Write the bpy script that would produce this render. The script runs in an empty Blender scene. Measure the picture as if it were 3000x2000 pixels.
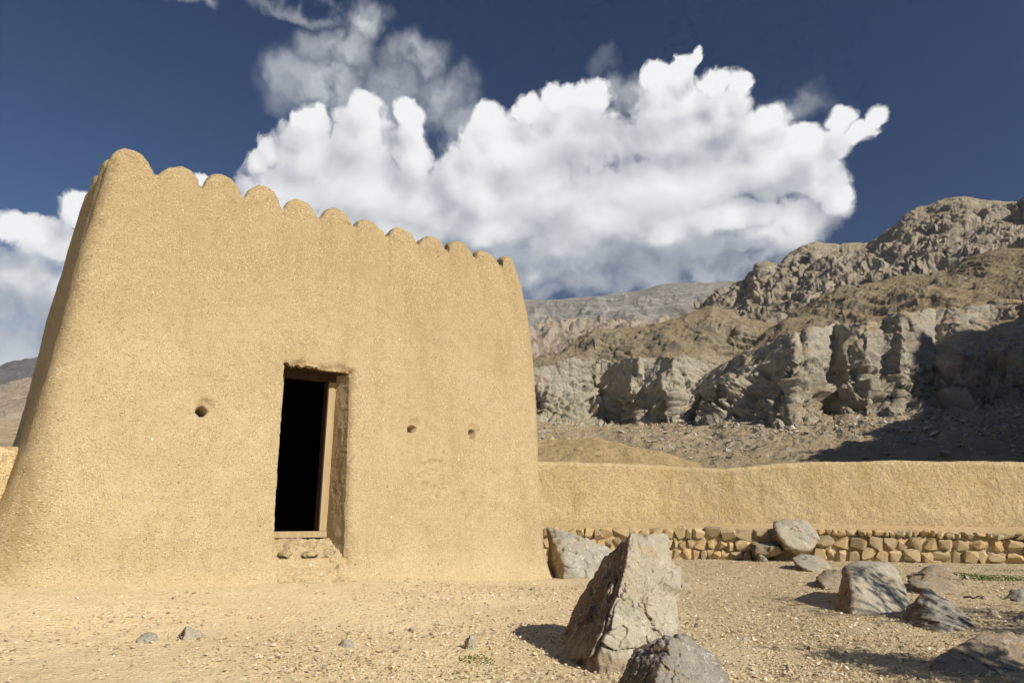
import bpy, bmesh, math, random
import numpy as np
from mathutils import Vector, Matrix

S = bpy.context.scene
COL = S.collection
R = math.radians

# ------------------------------------------------------------------ camera
CAM_H, PITCH, FPX = 0.9, R(14.57), 2000.0          # focal length in pixels of the 3000 px photograph
cam = bpy.data.cameras.new('camera'); cam.sensor_width = 36.0; cam.lens = 24.0
cam.clip_start = 0.05; cam.clip_end = 60000
camo = bpy.data.objects.new('camera', cam); COL.objects.link(camo)
camo.location = (0, 0, CAM_H); camo.rotation_euler = (R(90) + PITCH, 0, 0)
S.camera = camo
CP, SP = math.cos(PITCH), math.sin(PITCH)
def ray(px, py):
    """direction (x, y, z) seen at a pixel of the photograph (y = forward)"""
    px = np.asarray(px, float); py = np.asarray(py, float)
    u = (px - 1500) / FPX; v = -(py - 1000) / FPX
    return np.stack(np.broadcast_arrays(u, CP - v * SP, SP + v * CP), -1)
def atY(px, py, Y):
    d = ray(px, py); t = np.asarray(Y, float) / d[..., 1]
    return d * t[..., None] + np.array([0, 0, CAM_H])
def atR(px, py, rng):
    d = ray(px, py); t = np.asarray(rng, float) / np.hypot(d[..., 0], d[..., 1])
    return d * t[..., None] + np.array([0, 0, CAM_H])
def azel(px, py):
    d = ray(px, py)
    return np.arctan2(d[..., 0], d[..., 1]), np.arctan2(d[..., 2], np.hypot(d[..., 0], d[..., 1]))

# ------------------------------------------------------------------ sun, exposure
SUN_EL = R(33.0)
TO_SUN_H = np.array([0.72, -0.694]); TO_SUN_H /= np.linalg.norm(TO_SUN_H)
TO_SUN = np.array([TO_SUN_H[0] * math.cos(SUN_EL), TO_SUN_H[1] * math.cos(SUN_EL), math.sin(SUN_EL)])
sun = bpy.data.lights.new('sun', 'SUN'); sun.energy = 5.0; sun.angle = R(0.55); sun.color = (1.0, 0.925, 0.80)
suno = bpy.data.objects.new('sun', sun); COL.objects.link(suno)
suno.rotation_euler = Vector(TO_SUN).to_track_quat('Z', 'Y').to_euler()
suno.location = (20, -15, 20)
vs = S.view_settings
vs.view_transform = 'Standard'; vs.look = 'None'; vs.exposure = 0.12; vs.gamma = 1.0; vs.use_curve_mapping = False
S.display_settings.display_device = 'sRGB'
S.cycles.use_denoising = True
S.cycles.max_bounces = 6; S.cycles.diffuse_bounces = 2; S.cycles.volume_bounces = 0
S.cycles.use_adaptive_sampling = True; S.cycles.adaptive_threshold = 0.03; S.cycles.adaptive_min_samples = 12

# ------------------------------------------------------------------ node helper
class NT:
    dims = '3D'
    def __init__(s, tree): s.t = tree; s.n = tree.nodes; s.l = tree.links
    def add(s, kind, **kw):
        n = s.n.new(kind)
        for k, v in kw.items(): setattr(n, k, v)
        return n
    def link(s, a, b): s.l.new(a, b)
    def put(s, sock, v):
        if v is None: return
        if isinstance(v, bpy.types.NodeSocket): s.l.new(v, sock)
        elif isinstance(v, (tuple, list)) and sock.type == 'RGBA' and len(v) == 3: sock.default_value = (*v, 1)
        else: sock.default_value = v
    def math(s, op, a, b=None, c=None, clamp=False):
        n = s.n.new('ShaderNodeMath'); n.operation = op; n.use_clamp = clamp
        s.put(n.inputs[0], a); s.put(n.inputs[1], b); s.put(n.inputs[2], c)
        return n.outputs[0]
    def vmath(s, op, a, b=None, out=0, scale=None):
        n = s.n.new('ShaderNodeVectorMath'); n.operation = op
        s.put(n.inputs[0], a)
        if b is not None: s.put(n.inputs[1], b)
        if scale is not None: s.put(n.inputs['Scale'], scale)
        return n.outputs[out]
    def vmadd(s, a, b, c):
        n = s.n.new('ShaderNodeVectorMath'); n.operation = 'MULTIPLY_ADD'
        s.put(n.inputs[0], a); s.put(n.inputs[1], b); s.put(n.inputs[2], c); return n.outputs[0]
    def mapr(s, v, a, b, c=0.0, d=1.0, mode='SMOOTHSTEP'):
        n = s.n.new('ShaderNodeMapRange'); n.interpolation_type = mode; n.clamp = True
        s.put(n.inputs[0], v)
        for i, x in enumerate((a, b, c, d)): s.put(n.inputs[1 + i], x)
        return n.outputs[0]
    def noise(s, vec, scale, detail=4, rough=0.55, out='Fac', dist=0.0, lac=2.0):
        n = s.n.new('ShaderNodeTexNoise'); n.noise_dimensions = s.dims; s.put(n.inputs['Vector'], vec)
        n.inputs['Scale'].default_value = scale; n.inputs['Detail'].default_value = detail
        n.inputs['Roughness'].default_value = rough; n.inputs['Distortion'].default_value = dist
        n.inputs['Lacunarity'].default_value = lac
        return n.outputs[out]
    def voro(s, vec, scale, feature='F1', out='Distance', rand=1.0, smooth=0.5):
        n = s.n.new('ShaderNodeTexVoronoi'); n.feature = feature; n.voronoi_dimensions = s.dims
        s.put(n.inputs['Vector'], vec); n.inputs['Scale'].default_value = scale
        n.inputs['Randomness'].default_value = rand
        if feature == 'SMOOTH_F1': n.inputs['Smoothness'].default_value = smooth
        return n.outputs[out]
    def mix(s, f, a, b, blend='MIX'):
        n = s.n.new('ShaderNodeMix'); n.data_type = 'RGBA'; n.blend_type = blend; n.clamp_factor = True
        s.put(n.inputs[0], f); s.put(n.inputs[6], a); s.put(n.inputs[7], b)
        return n.outputs[2]
    def mapping(s, vec, scale=(1, 1, 1), rot=(0, 0, 0), loc=(0, 0, 0)):
        n = s.n.new('ShaderNodeMapping'); s.put(n.inputs[0], vec)
        n.inputs['Scale'].default_value = scale; n.inputs['Rotation'].default_value = rot; n.inputs['Location'].default_value = loc
        return n.outputs[0]
    def comb(s, x, y, z):
        n = s.n.new('ShaderNodeCombineXYZ')
        for i, v in enumerate((x, y, z)): s.put(n.inputs[i], v)
        return n.outputs[0]
    def sep(s, v):
        n = s.n.new('ShaderNodeSeparateXYZ'); s.put(n.inputs[0], v); return n.outputs

# ------------------------------------------------------------------ sky: Nishita plus cumulus given by direction (azimuth, elevation)
W = bpy.data.worlds.new('World'); S.world = W; W.use_nodes = True
# (cx, cy, rx, ry) of billows
BILLOWS = [
    # left-hand tower group
    (1075, 330, 75, 60), (1060, 420, 130, 110), (1200, 350, 50, 60), (1200, 440, 75, 100), (910, 370, 75, 60), (900, 450, 130, 110),
    (800, 440, 45, 40), (760, 475, 45, 40), (830, 560, 150, 110), (1060, 560, 240, 150), (1250, 600, 160, 120),
    # middle dome
    (1640, 285, 70, 55), (1740, 290, 70, 60), (1560, 330, 75, 60), (1450, 360, 70, 65), (1400, 420, 70, 70), (1690, 400, 170, 140), (1500, 450, 170, 120),
    (1420, 560, 130, 120), (1600, 570, 220, 130),
    # right-hand dome with the horn
    (2040, 150, 24, 30), (2005, 185, 40, 44), (2024, 168, 32, 34), (1975, 225, 60, 50), (1925, 235, 60, 60), (2090, 240, 70, 55), (2165, 235, 45, 45), (1960, 310, 140, 90), (2120, 310, 110, 80),
    (2000, 400, 260, 110), (2230, 380, 120, 90), (2250, 480, 190, 130), (2350, 430, 120, 80),
    (2455, 350, 55, 48), (2565, 350, 44, 42), (2520, 395, 85, 45), (2440, 430, 80, 70), (2410, 520, 90, 90), (2440, 600, 70, 70), (2330, 640, 160, 90),
    (1950, 560, 300, 150), (2150, 640, 230, 80), (1750, 640, 230, 100), (1450, 680, 200, 80), (1200, 690, 220, 90), (950, 660, 220, 90),
    (1560, 790, 60, 60), (1650, 720, 200, 100), (1950, 700, 260, 100), (2260, 690, 190, 75), (1330, 520, 90, 120), (1290, 640, 120, 100),
    # bank of cloud behind the left end of the fort
    (40, 660, 75, 60), (110, 690, 80, 60), (215, 620, 75, 70), (160, 720, 130, 80), (60, 800, 190, 110), (180, 860, 150, 110), (-150, 720, 160, 130),
    (-420, 640, 200, 110), (700, 640, 120, 60), (620, 545, 60, 30),
    ]
WISPS = [(1060, 60, 90, 90, 1.0), (1000, 140, 120, 90, .9), (950, 240, 150, 100, .9), (850, 240, 60, 90, .6), (1230, 170, 80, 70, .7), (1280, 280, 110, 110, .7),
         (1150, 260, 120, 110, .6), (1040, 320, 260, 90, .7), (900, 10, 190, 35, .5), (560, 5, 70, 35, .6), (1380, 380, 110, 100, .7), (1790, 200, 60, 40, .15),
         (2300, 340, 140, 80, .5), (1850, 300, 90, 70, .6), (1720, 800, 130, 90, .8), (1950, 770, 250, 70, .8), (2100, 720, 260, 80, .9),
         (1560, 750, 200, 110, 1.0), (2000, 800, 420, 60, .8), (1600, 850, 80, 40, .6), (1700, 740, 260, 80, 1.0), (2200, 760, 200, 60, .9), (1850, 830, 300, 50, .6), (60, 900, 300, 160, 1.0), (60, 1000, 300, 130, 1.0), (120, 1060, 300, 70, 1.0), (1350, 800, 300, 150, .8)]
GREYS = [(1800, 390, 110, 70, .75), (1760, 420, 90, 60, .5), (2050, 350, 120, 40, .35), (1300, 560, 90, 160, .45), (1330, 690, 150, 120, .45), (2000, 440, 260, 40, .3), (1900, 760, 480, 90, 1.0), (1620, 700, 130, 80, .5),
         (2200, 700, 220, 80, .55), (2430, 660, 120, 70, .4), (1500, 760, 280, 110, .7), (90, 800, 260, 60, .5), (110, 930, 300, 130, .9), (1000, 640, 180, 40, .3), (1180, 430, 60, 45, .35), (1310, 470, 40, 140, .5), (1840, 460, 60, 120, .45), (2130, 420, 200, 50, .5), (2250, 560, 220, 40, .3), (1600, 560, 200, 40, .25)]
def _ell(c):
    a, e = azel(c[0], c[1]); a1, _ = azel(c[0] + c[2], c[1]); _, e1 = azel(c[0], c[1] - c[3])
    return float(a), float(e), abs(float(a1 - a)), abs(float(e1 - e))
def cloud_group():
    g = bpy.data.node_groups.new('cloud_density', 'ShaderNodeTree'); T = NT(g); T.dims = '2D'
    g.interface.new_socket('P', in_out='INPUT', socket_type='NodeSocketVector')
    g.interface.new_socket('Thick', in_out='OUTPUT', socket_type='NodeSocketFloat')
    g.interface.new_socket('Body', in_out='OUTPUT', socket_type='NodeSocketFloat')
    gi = T.add('NodeGroupInput'); go = T.add('NodeGroupOutput'); p = gi.outputs[0]
    w1 = T.vmath('SCALE', T.vmath('SUBTRACT', T.noise(p, 9, 2, .5, 'Color'), (.5, .5, .5)), scale=.04)
    w2 = T.vmath('SCALE', T.vmath('SUBTRACT', T.noise(p, 30, 4, .6, 'Color'), (.5, .5, .5)), scale=.022)
    q = T.vmath('ADD', T.vmath('ADD', p, w1), w2)
    acc = None
    for c in BILLOWS:
        a, e, ra, re = _ell(c)
        f = T.vmath('LENGTH', T.vmadd(q, (1 / ra, 1 / re, 0), (-a / ra, -e / re, 0)), out=1)
        acc = f if acc is None else T.math('SMOOTH_MIN', acc, f, .16)
    acc = T.math('SUBTRACT', 1.0, acc)
    b1 = T.math('MULTIPLY', T.math('SUBTRACT', .42, T.voro(q, 19, 'SMOOTH_F1', smooth=.4)), .32)
    b2 = T.math('MULTIPLY', T.math('SUBTRACT', .42, T.voro(q, 44, 'SMOOTH_F1', smooth=.3)), .24)
    b3 = T.math('MULTIPLY', T.math('SUBTRACT', T.noise(q, 60, 5, .62), .5), .34)
    body = T.math('ADD', acc, T.math('MULTIPLY', b1, .55))
    d = T.math('ADD', T.math('ADD', acc, b1), T.math('ADD', b2, b3))
    T.link(d, go.inputs[0]); T.link(body, go.inputs[1])
    return g
def build_world():
    T = NT(W.node_tree); T.n.clear(); T.dims = '2D'
    out = T.add('ShaderNodeOutputWorld')
    sky = T.add('ShaderNodeTexSky', sky_type='NISHITA', sun_disc=False, sun_elevation=SUN_EL,
                sun_rotation=math.atan2(TO_SUN[0], TO_SUN[1]), altitude=300, air_density=1.0, dust_density=0.35, ozone_density=2.5)
    # the photograph was taken through a polariser: darkest at a right angle to the sun
    tc = T.add('ShaderNodeTexCoord'); dirn = tc.outputs['Generated']
    cs = T.vmath('DOT_PRODUCT', dirn, Vector(TO_SUN), out=1); pol = T.math('SUBTRACT', 1.0, T.math('MULTIPLY', cs, cs))
    skyc = T.mix(1.0, sky.outputs[0], T.mix(T.math('MULTIPLY', pol, .80), (.68, .76, .90), (.245, .295, .385)), 'MULTIPLY')
    bg_sky = T.add('ShaderNodeBackground'); T.link(skyc, bg_sky.inputs[0]); bg_sky.inputs[1].default_value = 0.08
    x, y, z = T.sep(dirn)
    az = T.math('ARCTAN2', x, y)
    el = T.math('ARCTAN2', z, T.math('POWER', T.math('ADD', T.math('MULTIPLY', x, x), T.math('MULTIPLY', y, y)), .5))
    p = T.comb(az, el, 0.0)
    g = cloud_group()
    def dens(v):
        n = T.add('ShaderNodeGroup'); n.node_tree = g; T.link(v, n.inputs[0]); return n.outputs[0], n.outputs[1]
    d0, e0 = dens(p)
    d1, e1 = dens(T.vmath('ADD', p, (.018, .036, 0)))
    # veils
    wq = T.vmath('ADD', p, T.vmath('SCALE', T.vmath('SUBTRACT', T.noise(p, 12, 4, .55, 'Color'), (.5, .5, .5)), scale=.10))
    wis = None
    for c in WISPS:
        a, e, ra, re = _ell(c)
        v = T.vmadd(wq, (1 / ra, 1 / re, 0), (-a / ra, -e / re, 0))
        f = T.math('MULTIPLY', T.mapr(T.vmath('LENGTH', v, out=1), 1.25, .1), c[4])
        wis = f if wis is None else T.math('MAXIMUM', wis, f)
    wis = T.math('MULTIPLY', wis, T.mapr(T.noise(wq, 12, 5, .56), .14, .60))
    wis = T.math('MULTIPLY', wis, .95)
    gq = T.vmath('ADD', p, T.vmath('SCALE', T.vmath('SUBTRACT', T.noise(p, 11, 4, .55, 'Color'), (.5, .5, .5)), scale=.09))
    gr = None
    for c in GREYS:
        a, e, ra, re = _ell(c)
        v = T.vmadd(gq, (1 / ra, 1 / re, 0), (-a / ra, -e / re, 0))
        f = T.math('MULTIPLY', T.mapr(T.vmath('LENGTH', v, out=1), 1.3, .1), c[4])
        gr = f if gr is None else T.math('MAXIMUM', gr, f)
    bf = T.math('MULTIPLY', gr, T.mapr(el, float(azel(1800, 600)[1]), float(azel(1800, 700)[1])), clamp=True)
    dm = T.math('ADD', d0, T.math('MULTIPLY', T.math('SUBTRACT', e0, d0), bf))
    alpha = T.mapr(dm, -.03, T.math('ADD', .30, T.math('MULTIPLY', T.math('MULTIPLY', gr, T.mapr(el, float(azel(1800, 610)[1]), float(azel(1800, 740)[1]))), 1.3)))
    lit = T.math('ADD', T.math('MULTIPLY', T.math('SUBTRACT', e0, e1), .30), T.math('MULTIPLY', T.math('SUBTRACT', d0, d1), .17))
    soft = T.math('MULTIPLY', T.math('SUBTRACT', T.noise(gq, 5, 3, .5), .5), .42)
    lit = T.math('ADD', T.math('ADD', lit, soft), .73)
    lit = T.math('SUBTRACT', lit, T.math('MULTIPLY', gr, .47))
    lit = T.mapr(lit, 0.0, 1.0, 0.0, 1.0, 'LINEAR')
    ramp = T.add('ShaderNodeValToRGB'); T.link(lit, ramp.inputs[0])
    e = ramp.color_ramp.elements
    e[0].position = 0.0; e[0].color = (.25, .28, .335, 1)
    e[1].position = 1.0; e[1].color = (.83, .835, .84, 1)
    for pos, c in ((.3, (.39, .415, .46)), (.55, (.56, .58, .61)), (.75, (.70, .71, .73))):
        k = e.new(pos); k.color = (*c, 1)
    cl = T.add('ShaderNodeBackground'); T.link(ramp.outputs[0], cl.inputs[0]); cl.inputs[1].default_value = 1.0
    wcol = T.mix(gr, (.58, .60, .63), (.40, .43, .48))
    wb = T.add('ShaderNodeBackground'); T.link(wcol, wb.inputs[0])
    m1 = T.add('ShaderNodeMixShader'); T.link(wis, m1.inputs[0]); T.link(bg_sky.outputs[0], m1.inputs[1]); T.link(wb.outputs[0], m1.inputs[2])
    m2 = T.add('ShaderNodeMixShader'); T.link(alpha, m2.inputs[0]); T.link(m1.outputs[0], m2.inputs[1]); T.link(cl.outputs[0], m2.inputs[2])
    # scattered cumulus everywhere else (cheap), the modelled bank in its own part of the sky
    far = T.mapr(T.noise(T.vmath('MULTIPLY', p, (1, 1.8, 1)), 4.5, 4, .55), .63, .72)
    far = T.math('MULTIPLY', far, T.math('MULTIPLY', T.mapr(el, .06, .2), T.mapr(el, 1.1, .6)))
    fb = T.add('ShaderNodeBackground'); fb.inputs[0].default_value = (.66, .675, .70, 1)
    m3 = T.add('ShaderNodeMixShader'); T.link(far, m3.inputs[0]); T.link(bg_sky.outputs[0], m3.inputs[1]); T.link(fb.outputs[0], m3.inputs[2])
    inside = T.math('MULTIPLY', T.math('MULTIPLY', T.mapr(az, -1.05, -.85), T.mapr(az, 1.05, .85)), T.math('MULTIPLY', T.mapr(el, .95, .80), T.mapr(el, -.02, .01)))
    m4 = T.add('ShaderNodeMixShader'); T.link(inside, m4.inputs[0]); T.link(m3.outputs[0], m4.inputs[1]); T.link(m2.outputs[0], m4.inputs[2])
    T.link(m4.outputs[0], out.inputs[0])
build_world()
W.cycles.sampling_method = 'NONE'

# ------------------------------------------------------------------ numpy noise
def _hash(ix, iy, iz, seed):
    h = (ix.astype(np.uint32) * np.uint32(374761393)) ^ (iy.astype(np.uint32) * np.uint32(668265263)) ^ (iz.astype(np.uint32) * np.uint32(2246822519)) ^ np.uint32((seed * 3266489917) & 0xffffffff)
    h = (h ^ (h >> np.uint32(13))) * np.uint32(1274126177)
    return h ^ (h >> np.uint32(16))
_G = np.random.RandomState(5).normal(size=(256, 3)); _G /= np.linalg.norm(_G, axis=1)[:, None]; _G = _G.astype(np.float32)
def perlin(p, seed=0):
    p = np.asarray(p, np.float32); f = np.floor(p); i = f.astype(np.int32); t = p - f
    w = t * t * t * (t * (t * 6 - 15) + 10)
    out = 0
    for dx in (0, 1):
        wx = w[:, 0] if dx else 1 - w[:, 0]
        for dy in (0, 1):
            wy = wx * (w[:, 1] if dy else 1 - w[:, 1])
            for dz in (0, 1):
                g = _G[_hash(i[:, 0] + dx, i[:, 1] + dy, i[:, 2] + dz, seed) & np.uint32(255)]
                d = g[:, 0] * (t[:, 0] - dx) + g[:, 1] * (t[:, 1] - dy) + g[:, 2] * (t[:, 2] - dz)
                out = out + d * wy * (w[:, 2] if dz else 1 - w[:, 2])
    return out * 1.5
def fbm(p, oct=4, gain=.5, lac=2.03, seed=0):
    p = np.asarray(p, np.float32); a, s = 1.0, 0
    for k in range(oct):
        s = s + a * perlin(p, seed + k); p = p * lac + 11.3; a *= gain
    return s
def ridged(p, oct=5, gain=.5, lac=2.1, seed=0):
    """ridges up, 0..~1"""
    p = np.asarray(p, np.float32); a, s, w, tot = 1.0, 0, 1.0, 0
    for k in range(oct):
        n = 1 - np.abs(perlin(p, seed + k)) * 1.35; n = np.clip(n, 0, 1); n = n * n
        s = s + a * n * w; w = np.clip(n * 1.6, 0, 1); tot += a
        p = p * lac + 7.7; a *= gain
    return s / tot
def facet(p, seed=0, tilt=.9):
    """broken rock: every cell of a jittered lattice is a plane of its own height and tilt; also the distance to the cell border"""
    p = np.asarray(p, np.float32); f = np.floor(p).astype(np.int32); best = np.full(len(p), 9e9, np.float32); sec = best.copy(); val = np.zeros(len(p), np.float32)
    for dx in (-1, 0, 1):
        for dy in (-1, 0, 1):
            for dz in (-1, 0, 1):
                ix, iy, iz = f[:, 0] + dx, f[:, 1] + dy, f[:, 2] + dz
                h = _hash(ix, iy, iz, seed)
                ox = (h & np.uint32(255)).astype(np.float32) / 255; oy = ((h >> np.uint32(8)) & np.uint32(255)).astype(np.float32) / 255; oz = ((h >> np.uint32(16)) & np.uint32(255)).astype(np.float32) / 255
                vx, vy, vz = p[:, 0] - ix - ox, p[:, 1] - iy - oy, p[:, 2] - iz - oz
                d = vx * vx + vy * vy + vz * vz
                g = _G[(h >> np.uint32(5)) & np.uint32(255)]
                v = ((h >> np.uint32(24)).astype(np.float32) / 255 - .5) + tilt * (g[:, 0] * vx + g[:, 1] * vy + g[:, 2] * vz)
                n = d < best
                sec = np.where(n, best, np.minimum(sec, d)); val = np.where(n, v, val); best = np.where(n, d, best)
    return val, np.sqrt(sec) - np.sqrt(best)
def sstep(a, b, x):
    t = np.clip((x - a) / (b - a), 0, 1); return t * t * (3 - 2 * t)

# ------------------------------------------------------------------ object helpers
def mesh_np(name, V, F, smooth=True):
    """V (n,3), F (m,4) or (m,3) int array"""
    V = np.ascontiguousarray(V, np.float32); F = np.ascontiguousarray(F, np.int32)
    me = bpy.data.meshes.new(name); k = F.shape[1]
    me.vertices.add(len(V)); me.vertices.foreach_set('co', V.ravel())
    me.loops.add(F.size); me.loops.foreach_set('vertex_index', F.ravel())
    me.polygons.add(len(F)); me.polygons.foreach_set('loop_start', np.arange(0, F.size, k, dtype=np.int32))
    try: me.polygons.foreach_set('loop_total', np.full(len(F), k, np.int32))
    except Exception: pass
    me.update(calc_edges=True)
    me.polygons.foreach_set('use_smooth', np.full(len(F), bool(smooth)))
    return me
def tag(o, label=None, cat=None, group=None, kind=None):
    if label: o['label'] = label
    if cat: o['category'] = cat
    if group: o['group'] = group
    if kind: o['kind'] = kind
    return o
def obj(name, me, mat=None, parent=None, loc=(0, 0, 0)):
    if mat is not None and not me.materials: me.materials.append(mat)
    o = bpy.data.objects.new(name, me); COL.objects.link(o); o.location = loc
    if parent is not None: o.parent = parent
    return o
def empty(name, loc):
    o = bpy.data.objects.new(name, None); COL.objects.link(o); o.location = loc; o.empty_display_size = .2
    return o
def grid_faces(nr, nc, closed=False):
    r = np.arange(nr - 1)[:, None]; c = np.arange(nc if closed else nc - 1)[None, :]; c2 = (c + 1) % nc
    return np.stack([r * nc + c, r * nc + c2, (r + 1) * nc + c2, (r + 1) * nc + c], -1).reshape(-1, 4)
def grid_normals(P):
    du = np.gradient(P, axis=1); dv = np.gradient(P, axis=0)
    n = np.cross(du, dv); return n / (np.linalg.norm(n, axis=-1, keepdims=True) + 1e-9)
def box_bm(bm, c, sx, sy, sz, rot=None, bev=0.0):
    r = bmesh.ops.create_cube(bm, size=1.0)
    M = Matrix.Translation(c) @ (rot if rot is not None else Matrix.Identity(4)) @ Matrix.Diagonal((sx, sy, sz, 1))
    bmesh.ops.transform(bm, matrix=M, verts=r['verts'])
    if bev:
        es = list({e for v in r['verts'] for e in v.link_edges})
        bmesh.ops.bevel(bm, geom=es, offset=bev, segments=2, affect='EDGES', profile=.6)
def bm_mesh(bm, name, smooth=False):
    me = bpy.data.meshes.new(name); bm.normal_update(); bm.to_mesh(me); bm.free()
    if smooth: me.polygons.foreach_set('use_smooth', np.ones(len(me.polygons), bool))
    return me

# ------------------------------------------------------------------ materials
def new_mat(name, rough=.95):
    m = bpy.data.materials.new(name); m.use_nodes = True; T = NT(m.node_tree); T.n.clear()
    out = T.add('ShaderNodeOutputMaterial'); b = T.add('ShaderNodeBsdfPrincipled')
    b.inputs['Roughness'].default_value = rough; b.inputs['Specular IOR Level'].default_value = .25
    T.link(b.outputs[0], out.inputs[0])
    tc = T.add('ShaderNodeTexCoord')
    return m, T, b, tc.outputs['Object']
def bump(T, b, h, strength=.5, dist=.01, prev=None):
    n = T.add('ShaderNodeBump'); n.inputs['Strength'].default_value = strength; n.inputs['Distance'].default_value = dist
    T.put(n.inputs['Height'], h)
    if prev is not None: T.link(prev, n.inputs['Normal'])
    if b is not None: T.link(n.outputs[0], b.inputs['Normal'])
    return n.outputs[0]
def mat_plaster(name, c1, c2, c3, fleck=1.0, patch=1.0, dust=None, top=None, crack=1.0, rough=1.0):
    """mud plaster full of chopped straw; dust = height below which earth has splashed up"""
    m, T, b, P = new_mat(name); z = T.sep(P)[2]
    col = T.mix(T.mapr(T.noise(P, 1.1, 4, .55), .32, .68), c1, c2)
    col = T.mix(T.math('MULTIPLY', T.mapr(T.noise(T.mapping(P, (2.4, 2.4, .35)), 1.6, 5, .62), .47, .72), .65 * patch), col, c3)
    col = T.mix(T.math('MULTIPLY', T.mapr(T.noise(P, 8, 4, .62), .46, .68), .45), col, c3)
    if top is not None:                                              # rain-washed, strawy upper part
        f = T.math('ADD', z, T.math('MULTIPLY', T.math('SUBTRACT', T.noise(P, .9, 4, .6), .5), 3.0))
        col = T.mix(T.math('MULTIPLY', T.mapr(f, top - 1.6, top + 1.2), .65), col, c3)
        # runs of darker mud below the parapet
        st = T.mapr(T.noise(T.mapping(P, (7, 7, .18)), 1.0, 4, .6), .56, .72)
        col = T.mix(T.math('MULTIPLY', T.math('MULTIPLY', st, T.mapr(f, top - 1.0, top + 1.5)), .45), col, T.mix(.5, c3, (.20, .14, .06)))
    if dust is not None:
        f = T.math('ADD', T.math('SUBTRACT', dust, z), T.math('MULTIPLY', T.math('SUBTRACT', T.noise(P, 3, 5, .6), .5), .5))
        col = T.mix(T.math('MULTIPLY', T.mapr(f, -.12, .16), .7), col, (.50, .375, .205))
    h = T.math('MULTIPLY', T.noise(P, 38, 4, .6), .8)
    amt = T.math('MULTIPLY', T.mapr(T.noise(P, 1.7, 4, .6), .3, .7, .6, 1.15), fleck)
    for k, (rot, sc) in enumerate((((.3, .5, .2), 17), ((-.7, 1.2, .9), 20), ((1.2, -.4, 2.0), 24))):
        q = T.mapping(P, (1.0, 4.2, 4.2), rot)
        v = T.add('ShaderNodeTexVoronoi'); T.link(q, v.inputs['Vector']); v.inputs['Scale'].default_value = sc
        rnd = T.sep(v.outputs['Color'])[0]; near = T.mapr(v.outputs['Distance'], .44, .20)
        on = T.math('MULTIPLY', near, T.mapr(rnd, .70, .78)); dk = T.math('MULTIPLY', near, T.mapr(rnd, .28, .18))
        col = T.mix(T.math('MULTIPLY', T.math('MULTIPLY', on, .68), amt), col, (.82, .70, .47))
        col = T.mix(T.math('MULTIPLY', T.math('MULTIPLY', dk, .50), amt), col, (.26, .18, .08))
        h = T.math('ADD', h, T.math('SUBTRACT', T.math('MULTIPLY', on, .5), T.math('MULTIPLY', dk, .5)))
    v = T.add('ShaderNodeTexVoronoi'); T.link(P, v.inputs['Vector']); v.inputs['Scale'].default_value = 6.5
    peb = T.math('MULTIPLY', T.mapr(v.outputs['Distance'], .11, .06), T.mapr(T.sep(v.outputs['Color'])[1], .70, .76))
    col = T.mix(T.math('MULTIPLY', peb, .75), col, T.mix(T.mapr(T.sep(v.outputs['Color'])[2], .45, .55), (.80, .74, .62), (.15, .11, .06)))
    # sparse shrinkage cracks
    q = T.vmath('ADD', P, T.vmath('SCALE', T.noise(P, 5, 4, .6, 'Color'), scale=.25))
    ck = T.math('MULTIPLY', T.math('MULTIPLY', T.mapr(T.voro(q, 1.7, 'DISTANCE_TO_EDGE'), .009, .002), T.mapr(T.noise(P, 1.7, 3, .5), .56, .66)), crack)
    col = T.mix(T.math('MULTIPLY', ck, .75), col, (.15, .10, .045))
    h = T.math('SUBTRACT', h, T.math('MULTIPLY', ck, 1.6))
    T.link(col, b.inputs['Base Color'])
    if rough > 1: h = T.math('ADD', T.math('ADD', h, T.math('MULTIPLY', T.noise(T.mapping(P, (1, 1, .5)), 11, 5, .65), .6)), T.math('MULTIPLY', T.mapr(T.noise(P, 17, 3, .6), .36, .46), .6))
    bump(T, b, h, .85, .008 * rough)
    return m
def mat_soil(name, c1, c2, c3, scale=1.0, speck=1.0, gravelly=None):
    m, T, b, P = new_mat(name)
    col = T.mix(T.mapr(T.noise(P, .9 * scale, 5, .6), .35, .65), c1, c2)
    if gravelly is not None:
        x = T.math('ADD', T.sep(P)[0], T.math('MULTIPLY', T.math('SUBTRACT', T.noise(P, .6, 4, .6), .5), 5.0))
        gm = T.mapr(x, -1.2, 2.6); col = T.mix(gm, col, gravelly); ga = T.math('ADD', .42, T.math('MULTIPLY', gm, .58))
    else: ga = 1.0
    col = T.mix(T.math('MULTIPLY', T.mapr(T.noise(P, 5 * scale, 4, .6), .45, .75), .6), col, c3)
    h = T.math('MULTIPLY', T.noise(P, 25 * scale, 5, .65), 1.0)
    for sc, dens in ((95, .40), (48, .50), (26, .66)):
        v = T.add('ShaderNodeTexVoronoi'); T.link(P, v.inputs['Vector']); v.inputs['Scale'].default_value = sc * scale
        cr = T.sep(v.outputs['Color'])
        on = T.math('MULTIPLY', T.math('MULTIPLY', T.mapr(v.outputs['Distance'], .48, .30), T.mapr(cr[0], dens, dens + .03)), ga)
        pc = T.add('ShaderNodeValToRGB'); T.link(cr[1], pc.inputs[0]); e = pc.color_ramp.elements
        e[0].position = 0; e[0].color = (.20, .155, .09, 1); e[1].position = 1; e[1].color = (.88, .80, .64, 1)
        for pos, c in ((.22, (.36, .30, .20)), (.5, (.56, .43, .24)), (.78, (.66, .54, .34))):
            k = e.new(pos); k.color = (*c, 1)
        col = T.mix(T.math('MULTIPLY', on, .75 * speck), col, pc.outputs[0])
        h = T.math('ADD', h, T.math('MULTIPLY', on, T.mapr(v.outputs['Distance'], .5, 0, 0, 30.0 / sc)))
    T.link(col, b.inputs['Base Color'])
    bump(T, b, h, 1.0, .018 / scale)
    return m
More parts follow.
